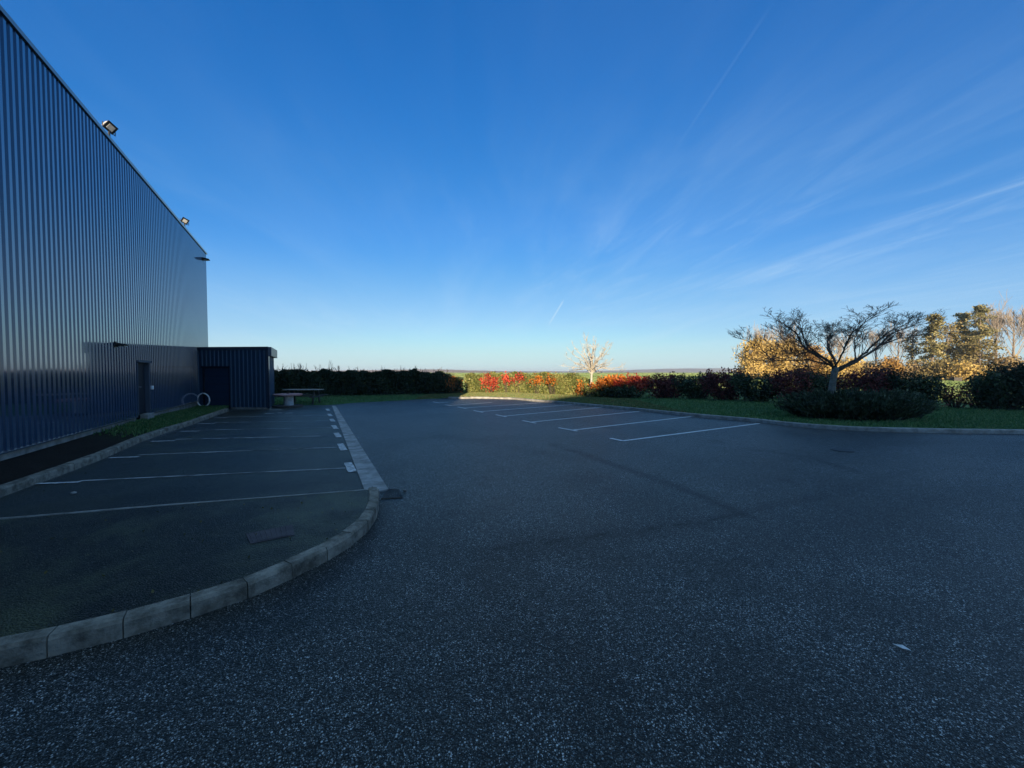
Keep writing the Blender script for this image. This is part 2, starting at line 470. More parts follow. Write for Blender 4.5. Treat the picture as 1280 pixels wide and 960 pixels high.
# ------------------------------------------------------------------ mesh helpers
class MB:
    def __init__(s):
        s.v, s.f, s.mi = [], [], []

    def add(s, verts, faces, mi=0):
        o = len(s.v)
        s.v += [tuple(p) for p in verts]
        s.f += [tuple(i + o for i in f) for f in faces]
        s.mi += [mi] * len(faces)
        return s

    def hexa(s, b4, t4, mi=0):
        return s.add(list(b4) + list(t4), [(3, 2, 1, 0), (4, 5, 6, 7), (0, 1, 5, 4), (1, 2, 6, 5), (2, 3, 7, 6), (3, 0, 4, 7)], mi)

    def box(s, c, size, ax=None, mi=0):
        x, y, z = (k / 2 for k in size)
        A = ax or (Vector((1, 0, 0)), Vector((0, 1, 0)), Vector((0, 0, 1)))
        c = Vector(c)
        q = [(-x, -y), (x, -y), (x, y), (-x, y)]
        return s.hexa([c + A[0] * a + A[1] * b - A[2] * z for a, b in q], [c + A[0] * a + A[1] * b + A[2] * z for a, b in q], mi)

    def tube(s, pts, rads, n=6, cap=True, mi=0):
        pts = [Vector(p) for p in pts]
        rings, faces, verts = [], [], []
        up = Vector((0.31, 0.17, 0.93))
        for i, p in enumerate(pts):
            d = (pts[min(i + 1, len(pts) - 1)] - pts[max(i - 1, 0)])
            if d.length < 1e-9:
                d = Vector((0, 0, 1))
            d.normalize()
            e1 = d.cross(up)
            if e1.length < 0.05:
                e1 = d.cross(Vector((1, 0, 0)))
            e1.normalize()
            e2 = d.cross(e1)
            base = len(verts)
            for k in range(n):
                an = 2 * math.pi * k / n
                verts.append(p + (e1 * math.cos(an) + e2 * math.sin(an)) * rads[i])
            if i:
                for k in range(n):
                    faces.append((base - n + k, base - n + (k + 1) % n, base + (k + 1) % n, base + k))
        if cap:
            faces.append(tuple(range(n - 1, -1, -1)))
            faces.append(tuple(len(verts) - n + k for k in range(n)))
        return s.add(verts, faces, mi)

    def lathe(s, c, prof, n=32, mi=0):
        c = Vector(c)
        verts, faces = [], []
        for i, (r, z) in enumerate(prof):
            for k in range(n):
                a = 2 * math.pi * k / n
                verts.append(c + Vector((r * math.cos(a), r * math.sin(a), z)))
            if i:
                b = i * n
                for k in range(n):
                    faces.append((b - n + k, b - n + (k + 1) % n, b + (k + 1) % n, b + k))
        faces.append(tuple(range(n - 1, -1, -1)))
        faces.append(tuple(len(verts) - n + k for k in range(n)))
        return s.add(verts, faces, mi)

    def torus(s, c, R1, r, ax, n=40, m=8):
        c = Vector(c)
        verts, faces = [], []
        for i in range(n):
            a = 2 * math.pi * i / n
            rd = ax[0] * math.cos(a) + ax[1] * math.sin(a)
            for k in range(m):
                b = 2 * math.pi * k / m
                verts.append(c + rd * (R1 + r * math.cos(b)) + ax[2] * (r * math.sin(b)))
        for i in range(n):
            for k in range(m):
                faces.append((i * m + k, ((i + 1) % n) * m + k, ((i + 1) % n) * m + (k + 1) % m, i * m + (k + 1) % m))
        return s.add(verts, faces)

    def poly(s, pts, mi=0):
        return s.add(pts, [tuple(range(len(pts)))], mi)

    def build(s, name, mat, parent=None, smooth_=False, bevel=0.0):
        me = bpy.data.meshes.new(name)
        me.from_pydata(s.v, [], s.f)
        for m in (mat if isinstance(mat, (list, tuple)) else [mat]):
            me.materials.append(m)
        me.polygons.foreach_set('material_index', s.mi)
        if smooth_:
            me.polygons.foreach_set('use_smooth', [True] * len(s.f))
        me.validate()
        me.update()
        o = bpy.data.objects.new(name, me)
        COL.objects.link(o)
        if parent is not None:
            attach(o, parent)
        if bevel:
            bv = o.modifiers.new('bevel', 'BEVEL')
            bv.width = bevel
            bv.segments = 2
            bv.limit_method = 'ANGLE'
        return o


def world_loc(o):
    p, q = Vector(o.location), o.parent
    while q is not None:
        p += q.location
        q = q.parent
    return p


def attach(o, parent):
    """the mesh was made in world coordinates; keep it there"""
    o.parent = parent
    o.location = -world_loc(parent)


def tag(o, label, cat, group=None):
    o['label'] = label
    o['category'] = cat
    if group:
        o['group'] = group
    return o


def thing(name, loc, label, cat, group=None):
    o = bpy.data.objects.new(name, None)
    o.empty_display_size = 0.2
    COL.objects.link(o)
    o.location = loc
    return tag(o, label, cat, group)


def setting(o):
    o['kind'] = 'structure'
    return o


def leaves(name, P, size, tint, mat, parent=None, flat=0.0, aspect=1.6, up=None):
    """many small leaf faces as one mesh; P (N,3), size (N), tint (N) 0..1"""
    n = len(P)
    d = RNG.normal(size=(n, 3))
    if up is not None:
        d = d * 0.45 + up
    d /= np.linalg.norm(d, axis=1)[:, None]
    e = RNG.normal(size=(n, 3))
    if flat:
        e[:, 2] *= 1 - flat
    e -= d * np.sum(e * d, axis=1)[:, None]
    e /= np.linalg.norm(e, axis=1)[:, None]
    s = np.asarray(size)[:, None]
    a, w = d * s * aspect * 0.5, e * s * 0.5
    V = np.stack([P - a, P + w, P + a, P - w], axis=1).reshape(-1, 3)
    me = bpy.data.meshes.new(name)
    me.vertices.add(4 * n)
    me.vertices.foreach_set('co', V.astype(np.float32).ravel())
    me.loops.add(4 * n)
    me.loops.foreach_set('vertex_index', np.arange(4 * n, dtype=np.int32))
    me.polygons.add(n)
    me.polygons.foreach_set('loop_start', np.arange(0, 4 * n, 4, dtype=np.int32))
    me.polygons.foreach_set('loop_total', np.full(n, 4, dtype=np.int32))
    at = me.attributes.new('tint', 'FLOAT', 'POINT')
    at.data.foreach_set('value', np.repeat(np.clip(tint, 0, 1), 4).astype(np.float32))
    me.materials.append(mat)
    me.update(calc_edges=True)
    o = bpy.data.objects.new(name, me)
    COL.objects.link(o)
    if parent is not None:
        attach(o, parent)
    return o


def resample(pts, step):
    pts = [Vector(p) for p in pts]
    out, acc = [pts[0].copy()], 0.0
    for a, b in zip(pts, pts[1:]):
        L = (b - a).length
        d = step - acc
        while d <= L:
            out.append(a.lerp(b, d / L))
            d += step
        acc = (acc + L) % step if L else acc
    return out


def catmull(pts, k=8):
    pts = [Vector(p) for p in pts]
    out = []
    for i in range(len(pts) - 1):
        p0, p1, p2, p3 = pts[max(i - 1, 0)], pts[i], pts[i + 1], pts[min(i + 2, len(pts) - 1)]
        for j in range(k):
            t = j / k
            out.append(0.5 * ((2 * p1) + (p2 - p0) * t + (2 * p0 - 5 * p1 + 4 * p2 - p3) * t * t + (3 * p1 - p0 - 3 * p2 + p3) * t ** 3))
    out.append(pts[-1])
    return out


def interp(x, xs, ys):
    return float(np.interp(x, xs, ys))


# ------------------------------------------------------------------ ground lines
edge_px = [(415, 506.5), (440, 503.9), (480, 502), (530, 499), (560, 498.3), (572, 498.6), (600, 498.3), (640, 499.3), (672, 502.3),
           (700, 504.4), (740, 508.2), (800, 513.7), (857, 520), (915, 525.2), (950, 528.3), (980, 532), (1035, 536.6), (1100, 539.6), (1190, 541.7), (1280, 542.6)]
EDGE = [Vector((-40, 19.0, 0)), Vector((-20, 20.0, 0)), Vector((-13.5, 20.6, 0))] + [G(*p) for p in edge_px] + [Vector((19, 11.0, 0)), Vector((28, 10.6, 0)), Vector((46, 10.4, 0))]
EX = [p.x for p in EDGE]
EY = [p.y for p in EDGE]

hb_px = [345, 440, 560, 585, 640, 700, 760, 860, 920, 970, 1050, 1150, 1270]
hb_py = [496.0, 494.9, 492.6, 491.6, 491.4, 494.2, 497.6, 498.6, 501.5, 504, 507, 510, 514.4]
HEDGE = [Vector((-46, 28.0, 0)), Vector((-28, 27.6, 0))] + [G(a, b, 0.08) for a, b in zip(hb_px, hb_py)] + [Vector((27, 16.2, 0)), Vector((46, 14.5, 0))]


def hedge_at(px):
    return G(px, interp(px, hb_px, hb_py), 0.10)


# ---- the field: one sheet to the horizon
fb = MB()
S = 6000
fb.add([(-S, -S, -0.06), (S, -S, -0.06), (S, S, -0.06), (-S, S, -0.06)], [(0, 1, 2, 3)])
setting(fb.build('ground', M['field']))

# ---- driveway sheet with a wear attribute
wear_lines = [
    ([(605, 688), (667, 680), (720, 673), (780, 666), (840, 657), (880, 652), (925, 641)], 0.045, 0.9),
    ([(620, 690), (667, 683), (720, 676), (800, 666), (870, 655)], 0.30, 0.5),
    ([(690, 556), (725, 566), (761, 579), (800, 592), (842, 607), (885, 624), (911, 635), (932, 645)], 0.13, 0.75),
    ([(905, 646), (975, 630), (1024, 622), (1060, 610), (1099, 600), (1142, 585)], 0.10, 0.45),
    ([(925, 561), (955, 563), (1011, 572), (1050, 583), (1080, 592)], 0.12, 0.5),
    ([(860, 655), (800, 625), (740, 600)], 0.55, 0.35),
    ([(480, 625), (470, 660), (440, 700), (380, 735)], 0.18, 0.5),
    ([(545, 545), (600, 552), (660, 562), (720, 575)], 0.25, 0.3),
    ([(500, 660), (560, 700), (640, 760), (760, 860)], 0.6, 0.25),
    ([(760, 535), (768, 536)], 0.22, 0.7), ([(825, 541), (838, 540)], 0.16, 0.6), ([(705, 522), (712, 523)], 0.25, 0.6), ([(890, 552), (896, 551)], 0.2, 0.6),
    ([(640, 512), (648, 512)], 0.3, 0.5), ([(980, 600), (990, 604)], 0.12, 0.6), ([(560, 640), (566, 644)], 0.10, 0.6), ([(1180, 690), (1192, 694)], 0.07, 0.7),
    ([(1010, 575), (1090, 556), (1200, 552), (1300, 556)], 0.35, 0.35), ([(740, 700), (900, 690), (1100, 640), (1300, 600)], 0.35, 0.22),
]
wear_w = [([G(*p) for p in l], w, s) for l, w, s in wear_lines]


def seg_dist(X, Y, pts):
    d = np.full(X.shape, 1e9)
    for a, b in zip(pts, pts[1:]):
        vx, vy = b.x - a.x, b.y - a.y
        t = np.clip(((X - a.x) * vx + (Y - a.y) * vy) / (vx * vx + vy * vy + 1e-9), 0, 1)
        d = np.minimum(d, np.hypot(X - a.x - t * vx, Y - a.y - t * vy))
    return d


def grid_mesh(name, xs, rows, yfun, zfun, mat, wearfun=None):
    """columns at xs; rows 0..1 mapped by yfun(x, r)"""
    nx, nr = len(xs), len(rows)
    X = np.repeat(np.array(xs)[:, None], nr, 1)
    Y = np.array([[yfun(x, r) for r in rows] for x in xs])
    Z = zfun(X, Y)
    V = np.stack([X, Y, Z], -1).reshape(-1, 3)
    i = np.arange((nx - 1) * nr).reshape(nx - 1, nr)[:, :-1].ravel()
    F = np.stack([i, i + nr, i + nr + 1, i + 1], 1)
    me = bpy.data.meshes.new(name)
    me.from_pydata(V.tolist(), [], F.tolist())
    if wearfun is not None:
        at = me.attributes.new('wear', 'FLOAT', 'POINT')
        at.data.foreach_set('value', wearfun(X, Y).astype(np.float32).ravel())
    me.polygons.foreach_set('use_smooth', [True] * len(me.polygons))
    me.materials.append(mat)
    me.update()
    o = bpy.data.objects.new(name, me)
    COL.objects.link(o)
    return o


def drive_wear(X, Y):
    w = np.zeros(X.shape)
    for pts, wd, s in wear_w:
        d = seg_dist(X, Y, pts)
        w = np.maximum(w, s * np.exp(-(d / wd) ** 2))
    return w


xs = list(np.arange(-36, -6, 0.5)) + list(np.arange(-6, 9, 0.09)) + list(np.arange(9, 44, 0.4))
rows = np.concatenate([np.linspace(0, 0.36, 20)[:-1], np.linspace(0.36, 0.62, 110)[:-1], np.linspace(0.62, 1, 45)])
setting(grid_mesh('driveway', xs, rows, lambda x, r: -18 + r * (interp(x, EX, EY) + 0.35 + 18), lambda X, Y: X * 0, M['asphalt'], drive_wear))

# ---- lawn between the asphalt edge and the hedge, running on under the hedge
lawn_x = list(np.arange(-40, 45, 0.25))
HX, HY = [p.x for p in HEDGE], [p.y for p in HEDGE]


def lawn_y(x, r):
    a, b = interp(x, EX, EY) + 0.10, interp(x, HX, HY) + 1.6
    return a + (b - a) * r


def lawn_z(X, Y):
    e = np.interp(X, EX, EY)
    left = np.clip((X + 5.0) / 1.0, 0, 1)            # no kerb left of this
    z = 0.012 + np.clip((Y - e - 0.1) / 1.2, 0, 1) * 0.07 * (1 - left) + 0.105 * left
    z = z + 0.012 * np.sin(X * 2.1 + Y) * np.sin(Y * 1.7)* np.clip((Y - e - 0.3), 0, 1)
    h = np.interp(X, HX, HY)
    return np.where(Y > h + 1.2, -0.05, z)


def lawn_wear(X, Y):
    h = np.interp(X, HX, HY)
    e = np.interp(X, EX, EY)
    band = np.exp(-((Y - h + 0.35) / 0.55) ** 2) * (X < 4) * 0.9
    kerbside = np.exp(-((Y - e - 0.35) / 0.5) ** 2) * ((X > -4.6) & (X < 2.5)) * 1.0
    return np.clip(band + kerbside, 0, 1)


setting(grid_mesh('lawn', lawn_x, np.linspace(0, 1, 26), lawn_y, lawn_z, M['lawn'], lawn_wear))


# ---- kerbs
def kerb_run(name, line, width, height, side, stone, mat, z0=-0.02, joint=0.007):
    """line: foot of the face; side: +1 puts the body on the left of the walking direction"""
    pts = resample(line, 0.02)
    cum = [0.0]
    for a, b in zip(pts, pts[1:]):
        cum.append(cum[-1] + (b - a).length)

    def at(s):
        s = min(max(s, 0), cum[-1])
        i = min(int(s / 0.02), len(pts) - 2)
        while i < len(pts) - 2 and cum[i + 1] < s:
            i += 1
        seg = cum[i + 1] - cum[i]
        p = pts[i].lerp(pts[i + 1], (s - cum[i]) / seg if seg else 0)
        j0, j1 = max(i - 6, 0), min(i + 7, len(pts) - 1)
        d = (pts[j1] - pts[j0]).normalized()
        return p, Vector((-d.y, d.x, 0)) * side
    mb = MB()
    s = 0.0
    while s < cum[-1] - 0.05:
        e = min(s + stone, cum[-1])
        a0, a1 = s + joint / 2, e - joint / 2
        k = max(1, int(round((e - s) / 0.35)))
        dz = random.uniform(-0.004, 0.004)
        off = random.uniform(-0.004, 0.004)
        rings = []
        for q in range(k + 1):
            p, nrm = at(a0 + (a1 - a0) * q / k)
            p = p + nrm * off
            ch = 0.018
            prof = [(0.0, z0), (0.004, height - ch * 1.4), (ch, height), (width - 0.006, height + 0.002), (width, height - 0.006), (width, z0)]
            rings.append([p + nrm * n_ + Vector((0, 0, z_ + dz)) for n_, z_ in prof])
        m = len(rings[0])
        verts = [v for r in rings for v in r]
        faces = [(i * m + j, (i + 1) * m + j, (i + 1) * m + (j + 1) % m, i * m + (j + 1) % m) for i in range(k) for j in range(m)]
        faces += [tuple(range(m - 1, -1, -1)), tuple(k * m + j for j in range(m))]
        mb.add(verts, faces)
        s = e
    return setting(mb.build(name, mat))


near_px = [(-150, 862), (-60, 848), (0, 835.5), (30, 829), (85, 816), (139, 802.5), (225, 777), (304, 751), (360, 726), (403, 705), (433, 687), (454, 671), (467, 655), (474, 635), (472, 619)]
near_line = catmull([G(*p) for p in near_px], 6)
kerb_run('kerb', near_line, 0.13, 0.135, 1, 0.36, M['kerb'])
right_line = catmull([Vector((p.x, p.y, 0)) for p in EDGE if p.x > -4.9], 6)
kerb_run('kerb', right_line, 0.16, 0.125, 1, 1.0, M['concrete'])
lotk_px = [(-160, 700), (-60, 648), (0, 622), (45, 605.5), (87, 590), (130, 573.5), (175, 553), (207, 541.5), (240, 531), (262, 522.5), (286, 514)]
lot_line = [G(*p) for p in lotk_px]
kerb_run('kerb', lot_line, 0.15, 0.135, 1, 1.0, M['kerb'])

# ---- the wall line of the hall
WD = Vector((-0.471, 0.882, 0)).normalized()
WN = Vector((WD.y, -WD.x, 0))            # towards the parking
W0 = Vector((-9.13, 6.86, 0))


def wp(t, n=0.0, z=0.0):
    return W0 + WD * t + WN * n + Vector((0, 0, z))


def wall_t(px):
    k = (px - 640) / FPX
    # X = k*Y on the wall line
    return (k * W0.y - W0.x) / (WD.x - k * WD.y)


T_END = wall_t(260.5)
T_REAR = (-3.6 - W0.x) / WD.x          # behind the camera
WALL_TOP = 8.40
PLINTH = 0.43

# planting strip between the lot kerb and the wall
def strip_h(d):
    return interp(d, [6.0, 12.5], [0.27, 0.12])


sb = MB()
ks = resample([p + Vector((0, 0, 0)) for p in lot_line], 0.4)
ra, rb = [], []
for p in ks:
    d = (p - W0).dot(WD)
    nrm = (p - W0).dot(WN)
    inner = p - WN * 0.13
    ra.append(Vector((inner.x, inner.y, 0.125)))
    rb.append(wp(d, -0.05, strip_h(d)))
M5 = 7
verts, faces = [], []
for a, b in zip(ra, rb):
    for j in range(M5):
        q = a.lerp(b, j / (M5 - 1))
        q.z += random.uniform(-0.02, 0.02) if 0 < j < M5 - 1 else 0
        verts.append(q)
for i in range(len(ra) - 1):
    for j in range(M5 - 1):
        faces.append((i * M5 + j, (i + 1) * M5 + j, (i + 1) * M5 + j + 1, i * M5 + j + 1))
sb.add(verts, faces)
setting(sb.build('planting_strip', M['strip'], smooth_=True))

# ---- left parking lot: older asphalt laid beside the gutter
gut_l = [G(457, 617), G(415, 507.6)]
gut_r = [G(484.5, 611), G(419.5, 507.4)]
border = [G(-160, 676, 0.0), G(0, 662, 0.0), G(150, 648, 0.0), G(300, 636, 0.0), G(457, 621, 0.0)]


def cell_grid(name, rowsL, mat, wearfun=None, z=0.004):
    """a sheet through rows of points (each row a list of Vectors of equal length)"""
    n, m = len(rowsL), len(rowsL[0])
    V = [Vector((p.x, p.y, z if z is not None else p.z)) for r in rowsL for p in r]
    F = [(i * m + j, i * m + j + 1, (i + 1) * m + j + 1, (i + 1) * m + j) for i in range(n - 1) for j in range(m - 1)]
    me = bpy.data.meshes.new(name)
    me.from_pydata([tuple(v) for v in V], [], F)
    if wearfun:
        at = me.attributes.new('wear', 'FLOAT', 'POINT')
        at.data.foreach_set('value', wearfun(np.array([v.x for v in V]), np.array([v.y for v in V])).astype(np.float32))
    me.materials.append(mat)
    me.update()
    o = bpy.data.objects.new(name, me)
    COL.objects.link(o)
    return setting(o)


rowsL = []
for q in range(0, 61):
    f = q / 60
    # left end runs up the lot kerb, right end up the gutter
    Lp = [G(-160, 676), G(-60, 650), G(0, 623), G(87, 592), G(175, 555), G(240, 532), G(286, 515), G(340, 508.5)]
    kk = f * (len(Lp) - 1)
    i = min(int(kk), len(Lp) - 2)
    a = Lp[i].lerp(Lp[i + 1], kk - i)
    b = gut_l[0].lerp(gut_l[1], f ** 1.3)
    rowsL.append([a.lerp(b, j / 60) for j in range(61)])
lot_dark_l = [([G(455, 620), G(440, 618), G(425, 619)], 0.12, 1.0), ([G(0, 664), G(200, 646), G(450, 622)], 0.10, 0.5), ([G(30, 640), G(200, 622), G(420, 603)], 0.35, 0.35)]  # darker lines along the drop behind the island edging, one broad band beyond


def lot_dark(X, Y):
    w = np.zeros(X.shape)
    for pts, wd, s in lot_dark_l:
        w = np.maximum(w, s * np.exp(-(seg_dist(X, Y, pts) / wd) ** 2))
    return w


cell_grid('parking_lot', rowsL, M['old_asphalt'], lot_dark)

# mossy island behind the near kerb
isl = []
inner = []
for p, q in zip(near_line, near_line[1:]):
    d = (q - p).normalized()
    inner.append(p + Vector((-d.y, d.x, 0)) * 0.125)
inner = resample(inner, 0.08)
for k in range(41):
    f = k / 40
    a = inner[int(f * (len(inner) - 1))]
    bb = border[0].lerp(border[1], min(f / 0.25, 1)) if f < 0.25 else border[1].lerp(border[4], (f - 0.25) / 0.75)
    bb = Vector((bb.x, bb.y, 0))
    isl.append([a.lerp(bb, j / 24) for j in range(25)])
cell_grid('verge', isl, M['moss_asphalt'], None, 0.118)
# thin worn edging along the far side of the island
eb = [Vector((border[1].x - 3, border[1].y + 0.5, 0)), border[1], border[2], border[3], border[4] + Vector((0.22, -0.02, 0))]
kerb_run('edging', [p + Vector((0, 0.0, 0)) for p in eb], 0.045, 0.122, 1, 0.9, M['concrete'], joint=0.004)

# ---- drainage channel
gm = MB()
N = 22
for i in range(N):
    f0, f1 = i / N, (i + 0.992) / N
    l0, l1 = gut_l[0].lerp(gut_l[1], f0), gut_l[0].lerp(gut_l[1], f1)
    r0, r1 = gut_r[0].lerp(gut_r[1], f0), gut_r[0].lerp(gut_r[1], f1)
    ring = []
    for l, r in ((l0, r0), (l1, r1)):
        for s, z in ((0, 0.016), (0.25, 0.012), (0.5, 0.007), (0.75, 0.012), (1, 0.016)):
            q = l.lerp(r, s)
            ring.append(Vector((q.x, q.y, z)))
        q = l.lerp(r, 1)
        ring.append(Vector((q.x, q.y, -0.05)))
        ring.append(Vector((l.x, l.y, -0.05)))
    gm.add(ring, [(j, j + 1, 8 + j, 7 + j) for j in range(4)] + [(4, 5, 12, 11), (6, 0, 7, 13), tuple(range(7)), tuple(range(13, 6, -1))])
e0, e1 = gut_l[0], gut_r[0]
dv = (gut_l[1] - gut_l[0]).normalized()
gm.hexa([e0 - dv * 0.10 + Vector((0, 0, -0.04)), e1 - dv * 0.10 + Vector((0, 0, -0.04)), e1 - dv * 0.004 + Vector((0, 0, -0.04)), e0 - dv * 0.004 + Vector((0, 0, -0.04))],
        [e0 - dv * 0.10 + Vector((0, 0, 0.026)), e1 - dv * 0.10 + Vector((0, 0, 0.026)), e1 - dv * 0.004 + Vector((0, 0, 0.026)), e0 - dv * 0.004 + Vector((0, 0, 0.026))])
setting(gm.build('drainage_channel', M['gutter']))

# ---- painted lines
def strip_line(mb, a, b, w, z):
    a, b = Vector(a), Vector(b)
    d = (b - a).normalized()
    n = Vector((-d.y, d.x, 0)) * w / 2
    k = max(1, int((b - a).length / 0.12))
    # slightly ragged edges
    L, Rr = [], []
    for i in range(k + 1):
        p = a.lerp(b, i / k)
        L.append(p + n * random.uniform(0.88, 1.06))
        Rr.append(p - n * random.uniform(0.88, 1.06))
    vs_ = [(v.x, v.y, z) for v in L + Rr]
    mb.add(vs_, [(i, i + 1, k + 2 + i, k + 1 + i) for i in range(k)])


pm = MB()
T_lines = [((778, 551.5), (949, 529.6), (763, 548.3), (779, 551.7)),
           ((717, 537.8), (864, 520.8), (698, 535), (722, 539.3)),
           ((665, 527.7), (799, 514.4), (653, 526), (670, 529.4)),
           ((629, 520.4), (753, 509.2), (620, 518.7), (633, 521.4)),
           ((600, 514.8), (716, 505.8), (592, 513.4), (604, 515.8)),
           ((580, 510.2), (676, 503.6), (572, 508.9), (582.5, 510.9)),
           ((563, 507.0), (615, 503.2), (556, 506.1), (564, 507.3)),
           ((548, 503.7), (560, 502.6), (541, 502.4), (549, 503.9))]
for a, b, c, d in T_lines:
    strip_line(pm, G(*a), G(*b), 0.10, 0.009)
    strip_line(pm, G(*c), G(*d), 0.10, 0.013)
setting(pm.build('parking_markings', M['paint']))

old = MB()
new = MB()
rows_px = [((432, 585.5), (100, 601.5), (437, 579, 584.3, 590.5), (46, 605.3), (100, 603.3)),
           ((423, 559.3), (173, 569), (427, 555.2, 558.8, 563.5), (137, 572.8), (174, 571.6)),
           ((417, 544.9), (219, 549.5), (421.5, 541.5, 544, 547), (189, 552.2), (219, 551.4)),
           ((414, 534.6), (249, 538), (418, 532, 534, 536.5), (225, 539.6), (249, 539.2)),
           ((411, 526), (268, 528.6), (415, 524, 525.5, 527.2), (247, 530), (268, 529.6)),
           ((408, 519.4), (283, 521.5), (412, 517.6, 519, 520.4), (268, 522.6), (284, 522.3)),
           ((405, 512.7), (320, 514.2), (409.5, 511.3, 512.4, 513.6), None, None)]
for a, b, mk, c, d in rows_px:
    strip_line(old, G(*a), G(*b), 0.07, 0.009)
    x, y0, y1, y2 = mk
    p, q = G(x - 2.2 * (y1 - 466) / 118, y0), G(x + 3.6 * (y1 - 466) / 118, y2)
    strip_line(new, p, q, 0.15, 0.014)
    if c:
        strip_line(new, G(*c), G(*d), 0.09, 0.013)
for (a, b) in (((331, 517.2), (343, 516.8)), ((347, 516.6), (352, 516.3)), ((357, 516.8), (366, 516.4)), ((338, 512.7), (352, 512.3))):
    strip_line(new, G(*a), G(*b), 0.16, 0.012)
setting(old.build('worn_markings', M['worn']))
M['paint2'] = mottled('chipped_road_paint', (0.20, 0.21, 0.21), (0.66, 0.67, 0.67), 14.0, 0.75, 0.3, 80, 0.3)
setting(new.build('parking_markings', M['paint2']))

# ------------------------------------------------------------------ hall
hall = thing('warehouse', wp((T_END + T_REAR) / 2), 'tall warehouse with dark blue ribbed metal cladding beside the planting strip', 'building')
PITCH_R = 0.178
door_t0, door_t1 = wall_t(169.5), wall_t(185)
DOOR_TOP, DOOR_BOT = ZAT(453, wp((door_t0 + door_t1) / 2).y), 0.46


def ribbed(mb, origin, d, n, t0, t1, z0, z1, pitch, depth, crown, flank, holes=()):
    """trapezoid profile sheet; holes: (ta, tb, za, zb) left open"""
    t = math.floor(t0 / pitch) * pitch
    prof = []
    while t < t1 + pitch:
        for dt, h in ((0, 0), (flank, depth), (flank + crown, depth), (2 * flank + crown, 0)):
            prof.append((t + dt, h))
        t += pitch
    prof = [(a, h) for a, h in prof if t0 <= a <= t1]
    prof = [(t0, 0)] + prof + [(t1, 0)]

    def hat(a):
        return float(np.interp(a, [p[0] for p in prof], [p[1] for p in prof]))
    for ta, tb, za, zb in holes:
        prof += [(ta, hat(ta)), (tb, hat(tb))]
    prof.sort()
    up = Vector((0, 0, 1))
    for (a, ha), (b, hb_) in zip(prof, prof[1:]):
        if b - a < 1e-5:
            continue
        segs = [(z0, z1)]
        for ta, tb, za, zb in holes:
            if a >= ta - 1e-6 and b <= tb + 1e-6:
                segs = [s for s in ((z0, za), (zb, z1)) if s[1] - s[0] > 1e-4]
        for s0, s1 in segs:
            pa, pb = origin + d * a + n * ha, origin + d * b + n * hb_
            mb.add([pa + up * s0, pb + up * s0, pb + up * s1, pa + up * s1], [(0, 1, 2, 3)])


mb = MB()
ribbed(mb, W0, WD, WN, T_REAR, T_END, PLINTH, WALL_TOP - 0.02, PITCH_R, 0.040, 0.078, 0.026, [(door_t0, door_t1, PLINTH, DOOR_TOP)])
# far gable end and the rear end
ribbed(mb, wp(T_END), -WN, WD, 0, 30, PLINTH, WALL_TOP - 0.02, PITCH_R, 0.040, 0.078, 0.026)
ribbed(mb, wp(T_REAR), -WN, -WD, 0, 30, PLINTH, WALL_TOP - 0.02, PITCH_R, 0.040, 0.078, 0.026)
mb.build('wall_cladding', M['clad'], hall)
pb = MB()
axw = (WD, WN, Vector((0, 0, 1)))
for a, b in ((T_REAR, door_t0 - 0.02), (door_t1 + 0.02, T_END)):
    pb.box(wp((a + b) / 2, -0.10, 0.16), (b - a, 0.18, 0.515), axw)
pb.build('plinth', M['concrete'], hall)
cb = MB()
L_ = T_END - T_REAR
cb.hexa([wp(T_REAR, -0.02, WALL_TOP - 0.05), wp(T_END + 0.05, -0.02, WALL_TOP - 0.05), wp(T_END + 0.05, 0.075, WALL_TOP - 0.055), wp(T_REAR, 0.075, WALL_TOP - 0.055)],
        [wp(T_REAR, -0.35, WALL_TOP), wp(T_END + 0.05, -0.35, WALL_TOP), wp(T_END + 0.05, 0.09, WALL_TOP + 0.02), wp(T_REAR, 0.09, WALL_TOP + 0.02)])
cb.build('parapet_flashing', M['trim'], hall)
cb = MB()
for a, b in ((T_REAR, door_t0 - 0.06), (door_t1 + 0.06, T_END)):
    cb.box(wp((a + b) / 2, 0.03, PLINTH - 0.02), (b - a, 0.075, 0.03), axw)
cb.build('base_flashing', M['trim'], hall)
rb_ = MB()
rb_.hexa([wp(T_REAR, -0.3, WALL_TOP - 0.4), wp(T_END, -0.3, WALL_TOP - 0.4), wp(T_END, -29.9, WALL_TOP - 0.4), wp(T_REAR, -29.9, WALL_TOP - 0.4)],
         [wp(T_REAR, -0.3, WALL_TOP - 0.1), wp(T_END, -0.3, WALL_TOP - 0.1), wp(T_END, -29.9, WALL_TOP - 0.1), wp(T_REAR, -29.9, WALL_TOP - 0.1)])
rb_.build('roof', M['roof'], hall)
# unseen block added behind the camera; its stepped top shapes the shade ahead
ZB = -62.0
kt = math.tan(R(EL))
shade_profile = [(x, 8.4 + kt * (zr - ZB)) for x, zr in ((-60, -16.6), (1.2, -16.6), (3.4, -12.0), (4.8, -10.2), (5.8, -8.2), (8.7, -6.2), (9.7, -1.5), (11.7, 0.3), (16, 1.4), (27.5, 2.6))]
wb = MB()
nW = len(shade_profile)
wb.add([(x, ZB, -0.05) for x, h in shade_profile] + [(x, ZB, h) for x, h in shade_profile] + [(x, ZB - 25, -0.05) for x, h in shade_profile] + [(x, ZB - 25, h) for x, h in shade_profile],
       [(i, i + 1, nW + i + 1, nW + i) for i in range(nW - 1)] + [(nW + i, nW + i + 1, 3 * nW + i + 1, 3 * nW + i) for i in range(nW - 1)] +
       [(2 * nW + i + 1, 2 * nW + i, 3 * nW + i, 3 * nW + i + 1) for i in range(nW - 1)] +
       [(nW - 1, 3 * nW - 1, 4 * nW - 1, 2 * nW - 1), (2 * nW, 0, nW, 3 * nW)])
